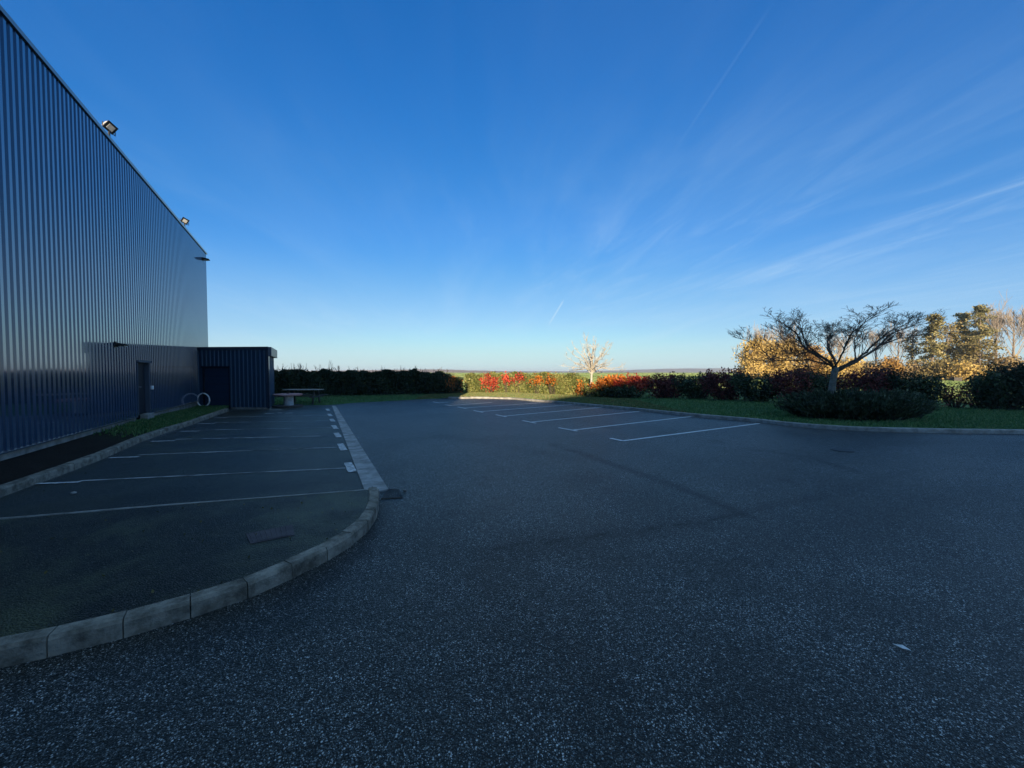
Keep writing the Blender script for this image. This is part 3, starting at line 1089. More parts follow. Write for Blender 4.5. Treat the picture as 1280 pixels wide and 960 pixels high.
wb.build('shade_block', M['clad'], hall)

# door of the hall
dl = door_t1 - door_t0
fr = MB()
jw = 0.06
side_w = dl * 0.34
for a, b in ((door_t0, door_t0 + jw), (door_t1 - jw, door_t1)):
    fr.box(wp((a + b) / 2, -0.03, (DOOR_TOP + DOOR_BOT) / 2), (b - a, 0.16, DOOR_TOP - DOOR_BOT), axw)
fr.box(wp((door_t0 + door_t1) / 2, 0.0, DOOR_TOP + 0.03), (dl + 0.06, 0.19, 0.07), axw)
fr.build('door_frame', M['frame'], hall)
lf = MB()
lf.box(wp((door_t0 + door_t1) / 2, -0.10, (DOOR_TOP + DOOR_BOT) / 2), (dl - 2 * jw - 0.01, 0.05, DOOR_TOP - DOOR_BOT - 0.02), axw)
leaf_ = lf.build('door', M['door'], hall)
hd = MB()
ht = door_t0 + dl * 0.30
hd.box(wp(ht, -0.048, 1.32), (0.04, 0.012, 0.20), axw)
hd.tube([wp(ht, -0.045, 1.36), wp(ht, 0.0, 1.36), wp(ht + 0.13, 0.0, 1.355)], [0.011] * 3, 8)
hd.build('handle', M['steel'], leaf_)
st = MB()
st.box(wp((door_t0 + door_t1) / 2 + 0.16, 0.06, 0.34), (dl * 0.55, 0.20, 0.22), axw)
st.build('step', M['concrete'], hall, bevel=0.01)
bz = MB()
tb_ = wall_t(187.5)
bz.box(wp(tb_, 0.06, ZAT(484.5, wp(tb_).y)), (0.09, 0.05, 0.13), axw)
tag(bz.build('door_buzzer', M['white'], bevel=0.012), 'small white buzzer box on the cladding just past the warehouse door', 'door buzzer')

# flat black wall lamps
def wall_lamp(px, py, label, wid=0.22, pj=0.30):
    t = wall_t(px)
    z = ZAT(py, wp(t).y)
    o = thing('wall_lamp', wp(t, 0.04, z), label, 'wall lamp', 'flat black lamps on the warehouse wall')
    a = MB()
    a.hexa([wp(t - wid / 2, 0.05, z - 0.05), wp(t + wid / 2, 0.05, z - 0.05), wp(t + wid / 2, pj, z - 0.02), wp(t - wid / 2, pj, z - 0.02)],
           [wp(t - wid / 2, 0.05, z + 0.06), wp(t + wid / 2, 0.05, z + 0.06), wp(t + wid / 2, pj, z + 0.01), wp(t - wid / 2, pj, z + 0.01)])
    a.build('housing', M['black'], o, bevel=0.008)
    b = MB()
    b.box(wp(t, 0.025, z), (wid * 0.6, 0.05, 0.17), axw)
    b.build('mounting_plate', M['black'], o)
    c = MB()
    c.box(wp(t, 0.19, z - 0.047), (wid * 0.7, 0.14, 0.02), axw)
    c.build('lens', M['lamp_glass'], o)


wall_lamp(143, 430.5, 'flat black lamp fixed to the cladding left of the warehouse door')
wall_lamp(255.5, 323.5, 'flat black lamp high on the far end of the warehouse wall', 0.34, 0.34)


# floodlights on the roof edge
def floodlight(px, py, label, yaw):
    t = wall_t(px)
    y = wp(t).y
    base = wp(t, 0.02, WALL_TOP)
    o = thing('floodlight', base, label, 'floodlight', 'floodlights on the warehouse roof edge')
    br = MB()
    br.box(base + Vector((0, 0, 0.024)), (0.14, 0.10, 0.02), axw)
    br.tube([base + Vector((0, 0, 0.01)), base + Vector((0, 0, 0.25))], [0.026, 0.026], 8)
    br.build('bracket', M['black'], o)
    q = Quaternion((0, 0, 1), yaw)
    f = q @ WN                                        # facing
    tilt = Quaternion(f.cross(Vector((0, 0, 1))).normalized(), R(-28))
    fd, upv = tilt @ f, tilt @ Vector((0, 0, 1))
    sd = fd.cross(upv).normalized()
    roll = Quaternion(fd, R(-20))
    sd, upv = roll @ sd, roll @ upv
    c = base + Vector((0, 0, 0.35))
    hb = MB()
    hw, hh = 0.125, 0.115

    def ring(off, kx, kz):
        return [c + fd * off + sd * (sx * hw * kx) + upv * (sz * hh * kz) for sx, sz in ((-1, -1), (1, -1), (1, 1), (-1, 1))]
    hb.hexa(ring(-0.12, 0.6, 0.6), ring(0.05, 1, 1))
    hb.build('housing', M['lamp_body'], o, bevel=0.01)
    rm = MB()
    rm.hexa(ring(0.05, 1.06, 1.08), ring(0.075, 1.06, 1.08))
    rm.build('rim', M['black'], o)
    gl = MB()
    gl.hexa(ring(0.075, 0.62, 0.62), ring(0.083, 0.62, 0.62))
    gl.build('lens', M['lamp_glass'], o)
    ar = MB()
    for s in (-1, 1):
        ar.tube([base + Vector((0, 0, 0.24)), base + Vector((0, 0, 0.24)) + sd * s * 0.17, c + sd * s * 0.17], [0.012] * 3, 6)
    ar.build('yoke', M['black'], o)


floodlight(145, 167, 'boxy floodlight on the warehouse roof edge, the nearer and larger one', R(-40))
floodlight(235, 284, 'boxy floodlight on the warehouse roof edge, the farther one near the gable corner', R(-62))

# ------------------------------------------------------------------ shed
SA = wp(wall_t(246.5), 0.0)                       # on the wall
SB = G(336.5, 512.0)                              # near right corner
SH = ZAT(433.3, SB.y)
sd_ = (SB - SA).normalized()                      # along the front face
SL = (SB - SA).length
sn = Vector((sd_.y, -sd_.x, 0))
if sn.y > 0:
    sn = -sn                                      # front faces the camera
sb_ = Vector((-sn.x, -sn.y, 0))
DEP = 3.3
shed = thing('shed', SA + sd_ * SL / 2, 'low flat-roofed shed with dark blue ribbed cladding built against the warehouse', 'building')
axs = (sd_, sn, Vector((0, 0, 1)))


def sp_(a, n=0.0, z=0.0):
    return SA + sd_ * a + sn * n + Vector((0, 0, z))


def shed_a(px, n=0.0):
    k = (px - 640) / FPX
    o = SA + sn * n
    return (k * o.y - o.x) / (sd_.x - k * sd_.y)


da0, da1 = shed_a(254), shed_a(288)
D_TOP = ZAT(459.5, sp_((da0 + da1) / 2).y)
sm = MB()
BK = WD * DEP                                      # the sides run along the warehouse wall
Zv = Vector((0, 0, 1))
ribbed(sm, SA, sd_, sn, 0.0, SL, 0.10, SH - 0.16, 0.22, 0.035, 0.05, 0.03, [(da0, da1, 0.10, D_TOP)])
side_n = WN
ribbed(sm, SB, WD, WN, 0.0, DEP, 0.10, SH - 0.16, 0.22, 0.035, 0.05, 0.03)
sm.add([SA + BK + Zv * 0.1, SB + BK + Zv * 0.1, SB + BK + Zv * (SH - 0.16), SA + BK + Zv * (SH - 0.16)], [(3, 2, 1, 0)])
sm.build('wall_cladding', M['shed_clad'], shed)
cn = MB()
cq = [SB + sn * 0.045 - sd_ * 0.07, SB + sn * 0.045 + WN * 0.045, SB + WN * 0.045 + WD * 0.08, SB - sd_ * 0.07 + WD * 0.08]
cn.hexa([p + Zv * 0.06 for p in cq], [p + Zv * (SH - 0.165) for p in cq])
cn.build('corner_trim', M['trim'], shed)
rf = MB()
rq = [SA + sn * 0.07, SB + sn * 0.07 + WN * 0.05, SB + BK + WN * 0.05, SA + BK]
rf.hexa([p + Zv * (SH - 0.16) for p in rq], [p + Zv * SH for p in rq])
roof = rf.build('roof', M['trim'], shed)
fa = MB()
fq = [SB + sn * 0.10 + WN * 0.052, SB + sn * 0.10 + WN * 0.20, SB + BK + WN * 0.20, SB + BK + WN * 0.052]
fa.hexa([p + Zv * (SH - 0.46) for p in fq], [p + Zv * (SH - 0.015) for p in fq])
fa.build('gutter_box', M['frame'], roof, bevel=0.01)
dm = MB()
dm.box(sp_((da0 + da1) / 2, -0.05, (D_TOP + 0.1) / 2), (da1 - da0 - 0.1, 0.05, D_TOP - 0.12), axs)
sdoor = dm.build('door', M['shed_door'], shed)
dr = MB()
for k in range(5):
    dr.box(sp_((da0 + da1) / 2, -0.02, 0.45 + k * 0.4), (da1 - da0 - 0.14, 0.012, 0.02), axs)
dr.build('door_panel_lines', M['door'], sdoor)
df = MB()
for a in (da0 + 0.03, da1 - 0.03):
    df.box(sp_(a, -0.005, D_TOP / 2 + 0.04), (0.06, 0.10, D_TOP - 0.08), axs)
df.box(sp_((da0 + da1) / 2, 0.01, D_TOP + 0.03), (da1 - da0 + 0.1, 0.13, 0.08), axs)
df.build('door_frame', M['door'], shed)
pl = MB()
pl.box(sp_((da1 + SL) / 2, -0.08, 0.05), (SL - da1, 0.16, 0.12), axs)
pl.build('plinth', M['concrete'], shed)

# white hoop hanging beside the shed door
ya = shed_a(253.5, 0.12)
hc = sp_(ya, 0.12)
hz = ZAT(500.0, hc.y)
hr = 8.3 / FPX * hc.y
hoop = thing('hose_hoop', sp_(ya, 0.06, hz), 'thin white hoop of hose hanging beside the shed door', 'hose')
t1 = MB()
t1.torus(sp_(ya, 0.12, hz), hr, 0.032, (sd_, Vector((0, 0, 1)), sn))
t1.build('hose', M['white'], hoop, smooth_=True)
t2 = MB()
t2.tube([sp_(ya, 0.0, hz + hr - 0.03), sp_(ya, 0.16, hz + hr - 0.03), sp_(ya, 0.17, hz + hr + 0.02)], [0.008] * 3, 6)
t2.build('hook', M['black'], hoop)

# ------------------------------------------------------------------ cable spool and picnic table
c = G(360, 508.5)
sy = c.y
sr = 16.2 / FPX * sy
zt = ZAT(492.3, sy)
spool = thing('cable_spool', c, 'wooden cable spool stood on end as a table beside the shed', 'cable spool')
a = MB()
a.lathe(c, [(sr * 1.03, 0.0), (sr * 1.05, 0.01), (sr * 1.05, 0.075), (sr * 1.03, 0.085)], 40)
a.build('bottom_flange', M['dark_wood'], spool)
dx = Vector((5.0 / FPX * sy, 0, 0)) * 0.2
a = MB()
a.lathe(c + dx, [(sr * 0.335, 0.085), (sr * 0.335, zt - 0.08)], 24)
a.build('drum', M['pale_wood'], spool, smooth_=False)
a = MB()
a.lathe(c, [(sr * 0.97, zt - 0.08), (sr, zt - 0.07), (sr, zt - 0.015), (sr * 0.985, zt)], 40)
tf = a.build('top_flange', M['red_edge'], spool)
a = MB()
a.lathe(c, [(0.06, zt + 0.001), (0.06, zt + 0.02)], 12)
a.build('hub_cap', M['iron'], tf)

p0, p1 = G(354, 503), G(402, 503)
ty = 21.8
tz = ZAT(486.6, ty)
tx0, tx1 = XAT(357.5, ty), XAT(401, ty)
tab = thing('picnic_table', ((tx0 + tx1) / 2, ty, 0.03), 'slim picnic table with bench boards on the grass behind the cable spool', 'picnic table')
a = MB()
for k in range(4):
    a.box(((tx0 + tx1) / 2, ty - 0.29 + 0.195 * k, tz - 0.02), (tx1 - tx0, 0.175, 0.045))
a.build('table_top', M['wood'], tab, bevel=0.004)
for s in (-1, 1):
    a = MB()
    a.box(((tx0 + tx1) / 2, ty + s * 0.72, tz * 0.60), ((tx1 - tx0) * 0.98, 0.24, 0.04))
    a.build('bench', M['dark_wood'], tab, bevel=0.004)
for lx in (tx0 + 0.28, tx1 - 0.28):
    for s in (-1, 1):
        a = MB()
        a.hexa([(lx - 0.035, ty + s * 0.36, 0.03), (lx + 0.035, ty + s * 0.36, 0.03), (lx + 0.035, ty + s * 0.45, 0.03), (lx - 0.035, ty + s * 0.45, 0.03)],
               [(lx - 0.035, ty + s * 0.16, tz - 0.045), (lx + 0.035, ty + s * 0.16, tz - 0.045), (lx + 0.035, ty + s * 0.25, tz - 0.045), (lx - 0.035, ty + s * 0.25, tz - 0.045)])
        a.build('leg', M['dark_wood'], tab)
    a = MB()
    a.box((lx + 0.057, ty, tz * 0.60 - 0.06), (0.04, 1.62, 0.08))
    a.build('crossbar', M['dark_wood'], tab)

# ------------------------------------------------------------------ covers, grates, litter
c = G(1053, 563)
mc = thing('manhole_cover', c, 'round dark manhole cover set in the asphalt', 'manhole cover')
a = MB()
a.lathe(c, [(0.23, 0.002), (0.23, 0.008), (0.20, 0.009)], 36)
a.build('frame', M['iron'], mc)
a = MB()
a.lathe(c, [(0.195, 0.009), (0.195, 0.012), (0.15, 0.0125)], 36)
a.build('lid', M['iron'], mc)

q = [G(307, 667.5, 0.12), G(366, 656, 0.12), G(368, 669, 0.12), G(313, 680, 0.12)]
a = MB()
ctr = sum(q, Vector()) / 4
a.hexa([p + Vector((0, 0, -0.01)) for p in reversed(q)], [p + Vector((0, 0, 0.004)) for p in reversed(q)])
pl_ = thing('access_cover', ctr, 'rusty rectangular access cover in the mossy corner', 'access cover')
a.build('frame', M['rust'], pl_)
a = MB()
q2 = [ctr + (p - ctr) * 0.88 for p in q]
a.hexa([p + Vector((0, 0, 0.003)) for p in reversed(q2)], [p + Vector((0, 0, 0.007)) for p in reversed(q2)])
for k in range(1, 8):
    e0, e1 = q2[0].lerp(q2[1], k / 8), q2[3].lerp(q2[2], k / 8)
    a.tube([e0 + Vector((0, 0, 0.0075)), e1 + Vector((0, 0, 0.0075))], [0.003, 0.003], 4)
a.build('lid', M['rust'], pl_)

q = [G(477, 624), G(503, 622.5), G(499, 613), G(486, 612)]
ctr = sum(q, Vector()) / 4
gr = thing('drain_grate', ctr, 'dark iron drain grate at the end of the concrete channel', 'drain grate')
a = MB()
for i in range(4):
    a.tube([q[i] + Vector((0, 0, 0.006)), q[(i + 1) % 4] + Vector((0, 0, 0.006))], [0.009, 0.009], 4)
a.build('frame', M['iron'], gr)
a = MB()
for k in range(1, 9):
    a.tube([q[0].lerp(q[1], k / 9) + Vector((0, 0, 0.005)), q[3].lerp(q[2], k / 9) + Vector((0, 0, 0.005))], [0.008, 0.008], 4)
a.build('bars', M['iron'], gr)

c = G(1128, 810)
a = MB()
u1, u2 = Vector((0.030, -0.030, 0)), Vector((0.010, 0.010, 0))
a.add([c - u1 + Vector((0, 0, 0.006)), c + u2 * 0.7 + Vector((0, 0, 0.016)), c + u1 + Vector((0, 0, 0.005)), c - u2 * 0.9 + Vector((0, 0, 0.004)), c + Vector((0, 0, 0.022))],
      [(0, 4, 1), (1, 4, 2), (2, 4, 3), (3, 4, 0), (3, 2, 1, 0)])
tag(a.build('paper_scrap', M['white']), 'small white paper scrap lying on the bare driveway asphalt', 'litter')
for (px, py, s, lab) in ((92, 617.5, 0.035, 'pale pebble on the old parking lot near the lot kerb'), (506, 614, 0.03, 'pale pebble on the asphalt beside the drain grate')):
    c = G(px, py)
    a = MB()
    a.lathe(c, [(s * 0.6, 0.0), (s, 0.012), (s * 0.9, 0.026), (s * 0.4, 0.036)], 9)
    tag(a.build('pebble', M['concrete'], smooth_=True), lab, 'pebble', 'loose pebbles on the asphalt')


# ------------------------------------------------------------------ plants
def branch_tree(mb, start, direction, length, radius, depth, spread=0.6, up=0.25, wob=0.16, kids=(2, 4), shrink=0.66, tips=None, min_r=0.004, n=5):
    d = Vector(direction).normalized()
    pts, rad = [Vector(start)], [radius]
    seg = 4 if depth else 3
    for i in range(seg):
        d = (d + Vector((random.gauss(0, wob), random.gauss(0, wob), random.gauss(0, wob) + up * 0.15))).normalized()
        pts.append(pts[-1] + d * (length / seg))
        rad.append(max(radius * (1 - 0.72 * (i + 1) / seg), min_r))
    mb.tube(pts, rad, n if radius > 0.02 else 3, cap=False)
    if tips is not None:
        tips.append(pts[-1])
    if depth:
        for k in range(random.randint(*kids)):
            f = random.uniform(0.3, 1.0)
            i = min(int(f * seg), seg - 1)
            p = pts[i].lerp(pts[i + 1], f * seg - i)
            r = max(rad[i] * 0.62, min_r)
            ax = Vector((random.gauss(0, 1), random.gauss(0, 1), random.gauss(0, 0.6) + up)).normalized()
            nd_ = (d * (1 - spread) + ax * spread + Vector((0, 0, up * 0.4))).normalized()
            branch_tree(mb, p, nd_, length * shrink * random.uniform(0.75, 1.15), r, depth - 1, spread, up, wob, kids, shrink, tips, min_r, n)


# --- round-headed young tree in front of the hedge
b0 = G(738.5, 496.5, 0.11)
tree = thing('young_tree', b0, 'young bare round-headed tree with a pale sunlit trunk before the hedge', 'tree')
tm = MB()
fz = ZAT(466, b0.y)
tm.tube([b0 + Vector((0, 0, -0.05)), b0 + Vector((0.01, 0, 0.5)), b0 + Vector((0.03, 0.01, 1.1)), Vector((b0.x + 0.04, b0.y, fz))], [0.10, 0.085, 0.075, 0.07], 9)
tm.build('trunk', M['pale_bark'], tree, smooth_=True)
gm_ = MB()
gm_.tube([b0 + Vector((-0.14, -0.02, -0.03)), b0 + Vector((-0.13, -0.02, 0.72))], [0.04, 0.035], 8)
gm_.build('stake', M['dark_wood'], tree)
cm = MB()
fork = Vector((b0.x + 0.04, b0.y, fz - 0.03))
ht_ = ZAT(414, b0.y) - fz
for k in range(30):
    an = 2 * math.pi * (k * 0.618) + random.uniform(-0.2, 0.2)
    el = R([0, 6, 14, 24, 34, 44, 56, 68, 80, 50][k % 10] + random.uniform(-4, 4))
    rr_ = 1.0 / math.sqrt((math.cos(el) / 2.15) ** 2 + (math.sin(el) / (ht_ * 0.93)) ** 2) * random.uniform(0.82, 1.0)
    d = Vector((math.cos(an) * math.cos(el), math.sin(an) * math.cos(el), math.sin(el)))
    f0 = fork + Vector((0, 0, random.uniform(-0.10, 0.22)))
    e_ = fork + d * rr_
    side = Vector((-d.y, d.x, 0)) * random.gauss(0, 0.10)
    P = catmull([f0, f0.lerp(e_, 0.35) + side + Vector((0, 0, 0.10 * rr_)), f0.lerp(e_, 0.7) - side * 0.6 + Vector((0, 0, 0.05 * rr_)), e_ + Vector((0, 0, 0.12))], 4)
    n_ = len(P)
    rr = [max(0.036 * (1 - 0.8 * i / (n_ - 1)), 0.011) for i in range(n_)]
    cm.tube(P, rr, 5, cap=False)
    for j in range(7):
        i = random.randint(3, n_ - 1)
        dd = (P[i] - P[i - 1]).normalized()
        ax = Vector((random.gauss(0, 1), random.gauss(0, 1), random.gauss(0.3, 0.7))).normalized()
        branch_tree(cm, P[i], dd * 0.6 + ax * 0.6, random.uniform(0.18, 0.42), max(rr[i] * 0.6, 0.011), 1, 0.5, 0.2, 0.15, (2, 3), 0.6, None, 0.009, 4)
cm.build('crown', M['pale_bark'], tree)

# --- wide bare tree on the right lawn
TY = 16.6
tb = Vector((XAT(1041, TY), TY, 0.1))
tree2 = thing('wide_bare_tree', tb, 'broad dark bare tree with spreading branches behind the low evergreen shrub', 'tree')


def tp(px, py, dy=0.0):
    y = TY
    k_ = 458.0
    return Vector((XAT(px, y), y + dy, ZAT(py if py > k_ else k_ - (k_ - py) * 1.0, y)))


tm = MB()
tm.tube([tb + Vector((-0.06, 0, -0.05)), tp(1040, 492), tp(1041, 478), tp(1043, 466), tp(1044, 459)], [0.17, 0.14, 0.12, 0.115, 0.13], 10)
tm.build('trunk', M['trunk'], tree2, smooth_=True)
cm = MB()
limbs = [
    ([(1043, 461), (1033, 452), (1009, 441), (994, 435), (980, 417), (967, 404), (952, 393)], (0, -0.1, -0.3, -0.5, -0.6, -0.7, -0.9), 0.085),
    ([(1036, 456), (1016, 450), (1000, 450), (982, 449), (967, 432), (946, 420)], (0, 0.3, 0.5, 0.8, 1.0, 1.2), 0.05),
    ([(1044, 462), (1048, 452), (1046, 436), (1053, 420), (1062, 408), (1068, 396)], (0, 0.2, 0.5, 0.8, 1.0, 1.2), 0.065),
    ([(1045, 462), (1063, 449), (1072, 432), (1084, 415), (1094, 402)], (0, -0.3, -0.7, -1.0, -1.3), 0.07),
    ([(1046, 464), (1072, 452), (1100, 432), (1118, 412), (1142, 398), (1164, 389)], (0, 0.1, 0.1, 0.0, -0.1, -0.2), 0.085),
    ([(1100, 432), (1124, 424), (1148, 420), (1176, 411)], (0.1, 0.2, 0.3, 0.5), 0.04),
    ([(1022, 446), (1004, 436), (990, 424), (984, 408), (981, 392)], (-0.2, -0.4, -0.6, -0.7, -0.8), 0.05),
    ([(1041, 459), (1030, 444), (1018, 426), (1010, 410), (1012, 396)], (0, 0.5, 0.9, 1.3, 1.5), 0.055),
    ([(1042, 459), (1036, 440), (1030, 424), (1034, 408), (1030, 396)], (0, -0.7, -1.2, -1.6, -1.9), 0.055),
    ([(1046, 460), (1058, 440), (1066, 424), (1080, 412), (1086, 398)], (0, 0.8, 1.4, 1.8, 2.1), 0.05),
    ([(1008, 441), (986, 442), (968, 446), (955, 438), (940, 424)], (-0.3, -0.8, -1.2, -1.5, -1.7), 0.04),
    ([(1072, 452), (1086, 440), (1098, 424), (1108, 408), (1112, 398)], (0.1, 0.7, 1.2, 1.5, 1.8), 0.05),
    ([(1030, 451), (1015, 456), (1000, 462), (984, 460), (966, 452)], (0, -0.5, -0.9, -1.1, -1.4), 0.03),
]
for pts, dys, r0 in limbs:
    P = catmull([tp(a, b, d) for (a, b), d in zip(pts, dys)], 4)
    P = [p + Vector((random.gauss(0, 0.012), random.gauss(0, 0.02), random.gauss(0, 0.012))) for p in P]
    n_ = len(P)
    rr = [max(0.74 * r0 * (1 - 0.85 * i / (n_ - 1)), 0.009) for i in range(n_)]
    cm.tube(P, rr, 6, cap=False)
    for k in range(7):
        i = random.randint(n_ // 3, n_ - 1)
        d = (P[i] - P[i - 1]).normalized()
        ax = Vector((random.gauss(0, 1.2), random.gauss(0, 1.2), random.gauss(0.15, 0.4))).normalized()
        branch_tree(cm, P[i], d * 0.6 + ax * 0.5, random.uniform(0.7, 1.15), max(rr[i] * 0.55, 0.012), 3, 0.42, 0.10, 0.13, (2, 4), 0.55, None, 0.0055, 4)
    for k in range(18):
        i = random.randint(max(2, n_ // 4), n_ - 1)
        d = (P[i] - P[i - 1]).normalized()
        ax = Vector((random.gauss(0, 1.2), random.gauss(0, 0.9), random.gauss(0.3, 0.6))).normalized()
        nd_ = (d * 0.75 + ax * 0.5 + Vector((0, 0, 0.16))).normalized()
        branch_tree(cm, P[i], nd_, random.uniform(0.35, 0.75), max(rr[i] * 0.42, 0.008), 2, 0.36, 0.15, 0.12, (3, 4), 0.6, None, 0.0052, 4)
cm.v = [(x, y, z if z < 3.5 else 3.5 + (z - 3.5) * 0.55) for x, y, z in cm.v]
cm.build('crown', M['bark'], tree2)


# --- shrubs made of stems and leaves
def shrub(name, base, wid, dep, h, mat, label, cat, group=None, nleaf=900, size=0.075, stems=16, loose=0.10, upright=0.5, tint_bias=0.0, stemmat='twig', bare=0.0):
    o = thing(name, base, label, cat, group)
    sm_ = MB()
    P, T = [], []
    for k in range(stems):
        a = random.uniform(0, 2 * math.pi)
        rr = math.sqrt(random.random())
        ex = Vector((math.cos(a) * rr * wid / 2, math.sin(a) * rr * dep / 2, 0))
        hh = h * (1 - 0.45 * rr * rr * (1 - upright)) * random.uniform(0.72, 1.04)
        p0_ = base + ex * random.uniform(0.15, 0.4)
        mid_ = base + ex * 0.8 + Vector((random.gauss(0, 0.05), random.gauss(0, 0.05), hh * 0.55))
        tip = base + ex * random.uniform(0.9, 1.1) + Vector((random.gauss(0, 0.07), random.gauss(0, 0.07), hh))
        sm_.tube([p0_, mid_, tip], [0.016, 0.011, 0.005], 4, cap=False)
        ct = random.gauss(0, 0.16)
        m = int(nleaf / stems)
        f = RNG.random(m) ** 0.8
        f = 0.06 + 0.96 * f if not bare else bare + (1 - bare) * f
        A, B, C_ = np.array(p0_), np.array(mid_), np.array(tip)
        q = ((1 - f) ** 2)[:, None] * A + (2 * f * (1 - f))[:, None] * (2 * B - (A + C_) / 2) + (f ** 2)[:, None] * C_
        q = q + RNG.normal(size=(m, 3)) * loose * np.array([1, 1, 0.8]) * (1.25 - 0.55 * f)[:, None]
        P.append(q)
        T.append(np.clip(RNG.normal(0.45 + ct + tint_bias, 0.22, m), 0, 1))
    P, T = np.concatenate(P), np.concatenate(T)
    P[:, 2] = np.maximum(P[:, 2], base.z + 0.02)
    sm_.build('branches', M[stemmat], o)
    leaves('foliage', P, RNG.uniform(0.6, 1.25, len(P)) * size, T, M[mat], o)
    return o


def hedge(name, x0px, x1px, label, mat, topfun, density, size, depth=1.1, twigs=0, twig_h=(0.2, 0.6), line=None, tall=None):
    pts = line or [hedge_at(p) for p in np.linspace(x0px, x1px, 40)]
    rs = resample(pts, 0.12)
    o = thing(name, rs[len(rs) // 2], label, 'hedge')
    P, T = [], []
    tw = MB()
    for p in rs:
        px = 640 + p.x / p.y * FPX
        top = topfun(px) + 0.09 * math.sin(p.x * 3.1) + 0.06 * math.sin(p.x * 7.3 + 1) + random.gauss(0, 0.04)
        m = int(density * 0.12)
        f = RNG.random(m)
        zz = 0.08 + (top - 0.08) * (1 - (1 - f) ** 1.25)
        dd = depth * (0.5 + 0.5 * np.sqrt(np.clip(1 - (zz / (top + 0.05)) ** 3, 0, 1)))
        g = RNG.random(m)
        yy = np.where(g < 0.72, 0.10 * np.abs(RNG.normal(size=m)), RNG.random(m)) * dd + (depth - dd) * 0.5
        yy = yy + 0.10 * np.sin(p.x * 4.3 + zz * 3) + 0.07 * np.sin(p.x * 9.1 - zz * 5)
        q = np.stack([p.x + RNG.normal(0, 0.09, m), p.y + yy, zz + p.z], 1)
        P.append(q)
        cl = 0.42 + 0.16 * np.sin(p.x * 2.3 + zz * 2.0) * np.sin(p.x * 0.9 + 1.0)
        T.append(np.clip(RNG.normal(cl, 0.22, m), 0, 1))
        if random.random() < twigs * 0.12:
            hgt = random.uniform(*twig_h) * (1.5 if tall and tall[0] < px < tall[1] else 1)
            b_ = Vector((p.x, p.y + random.uniform(0.1, depth), top - 0.2))
            for kk in range(random.randint(1, 3)):
                tpv = b_ + Vector((random.gauss(0, 0.10), random.gauss(0, 0.1), hgt * random.uniform(0.6, 1) + 0.2))
                tw.tube([b_, b_.lerp(tpv, 0.55) + Vector((random.gauss(0, 0.03), 0, 0)), tpv], [0.018, 0.014, 0.009], 3, cap=False)
                if random.random() < 0.8:
                    m_ = b_.lerp(tpv, random.uniform(0.5, 0.8))
                    tw.tube([m_, m_ + Vector((random.gauss(0, 0.10), random.gauss(0, 0.06), random.uniform(0.08, 0.22)))], [0.011, 0.007], 3, cap=False)
    P, T = np.concatenate(P), np.concatenate(T)
    leaves('foliage', P, RNG.uniform(0.6, 1.3, len(P)) * size, T, M[mat], o)
    # woody middle
    cr = MB()
    for p in rs[::4]:
        for k in range(2):
            b_ = p + Vector((random.gauss(0, 0.15), depth * random.uniform(0.35, 0.65), 0))
            cr.tube([b_, b_ + Vector((random.gauss(0, 0.15), random.gauss(0, 0.1), 0.8)), b_ + Vector((random.gauss(0, 0.3), random.gauss(0, 0.2), 1.35))], [0.03, 0.02, 0.008], 4, cap=False)
    cr.build('branches', M['twig'], o)['kind'] = 'stuff'
    if tw.v:
        tw.build('twigs', M['twig'], o)['kind'] = 'stuff'
    return o


def top_at(px, py):
    return lambda q: ZAT(interp(q, px, py), hedge_at(min(max(q, 345), 1270)).y) - 0.10


hl = [Vector((-30, 27.4, 0.1)), Vector((-24, 27.6, 0.1)), hedge_at(345)] + [hedge_at(p) for p in range(365, 581, 15)]
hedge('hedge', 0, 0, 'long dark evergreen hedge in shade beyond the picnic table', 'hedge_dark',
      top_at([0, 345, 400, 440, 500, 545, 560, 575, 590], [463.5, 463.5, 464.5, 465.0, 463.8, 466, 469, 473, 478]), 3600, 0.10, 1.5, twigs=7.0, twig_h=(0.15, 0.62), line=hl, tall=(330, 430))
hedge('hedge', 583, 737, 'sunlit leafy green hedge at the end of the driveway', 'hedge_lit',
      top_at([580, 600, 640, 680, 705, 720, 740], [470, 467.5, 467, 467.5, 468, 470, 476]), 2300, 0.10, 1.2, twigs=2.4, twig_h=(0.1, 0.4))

# coloured shrubs in the sunlit hedge (picture column, base lift, top row, width)
sunny = [
    (566, 469, 1.7, 'orange', 'pale orange shrub next to the shaded dark hedge end', 0.0),
    (612, 467, 1.5, 'red', 'tall red shrub in the sunlit hedge, the one reaching to the ground', 0.1),
    (633, 468, 0.8, 'red', 'narrow scarlet shrub in the sunlit hedge, right of the tall red one', 0.2),
    (648, 467, 1.0, 'red', 'red-topped shrub at mid-length of the sunlit hedge', 0.0),
    (671, 469, 0.9, 'orange', 'bright orange shrub in the sunlit hedge', 0.1),
    (691, 469, 1.2, 'orange', 'thin rusty orange shrub in the sunlit hedge', -0.2),
    (727, 477, 0.7, 'orange', 'small low orange shrub just left of the young bare tree', 0.1),
]
for px, top, wd, mt, lab, tb__ in sunny:
    b_ = hedge_at(px) + Vector((0, -0.12, 0))
    full = px in (612, 727, 566)
    shrub('berry_shrub', b_, wd, 0.7, ZAT(top, b_.y) - 0.1, mt, lab, 'shrub', 'red and orange shrubs in the sunlit hedge',
          nleaf=800 if px == 612 else 330, size=0.085, stems=14, loose=0.19, upright=0.85, tint_bias=tb__, bare=0.22 if full else 0.62)

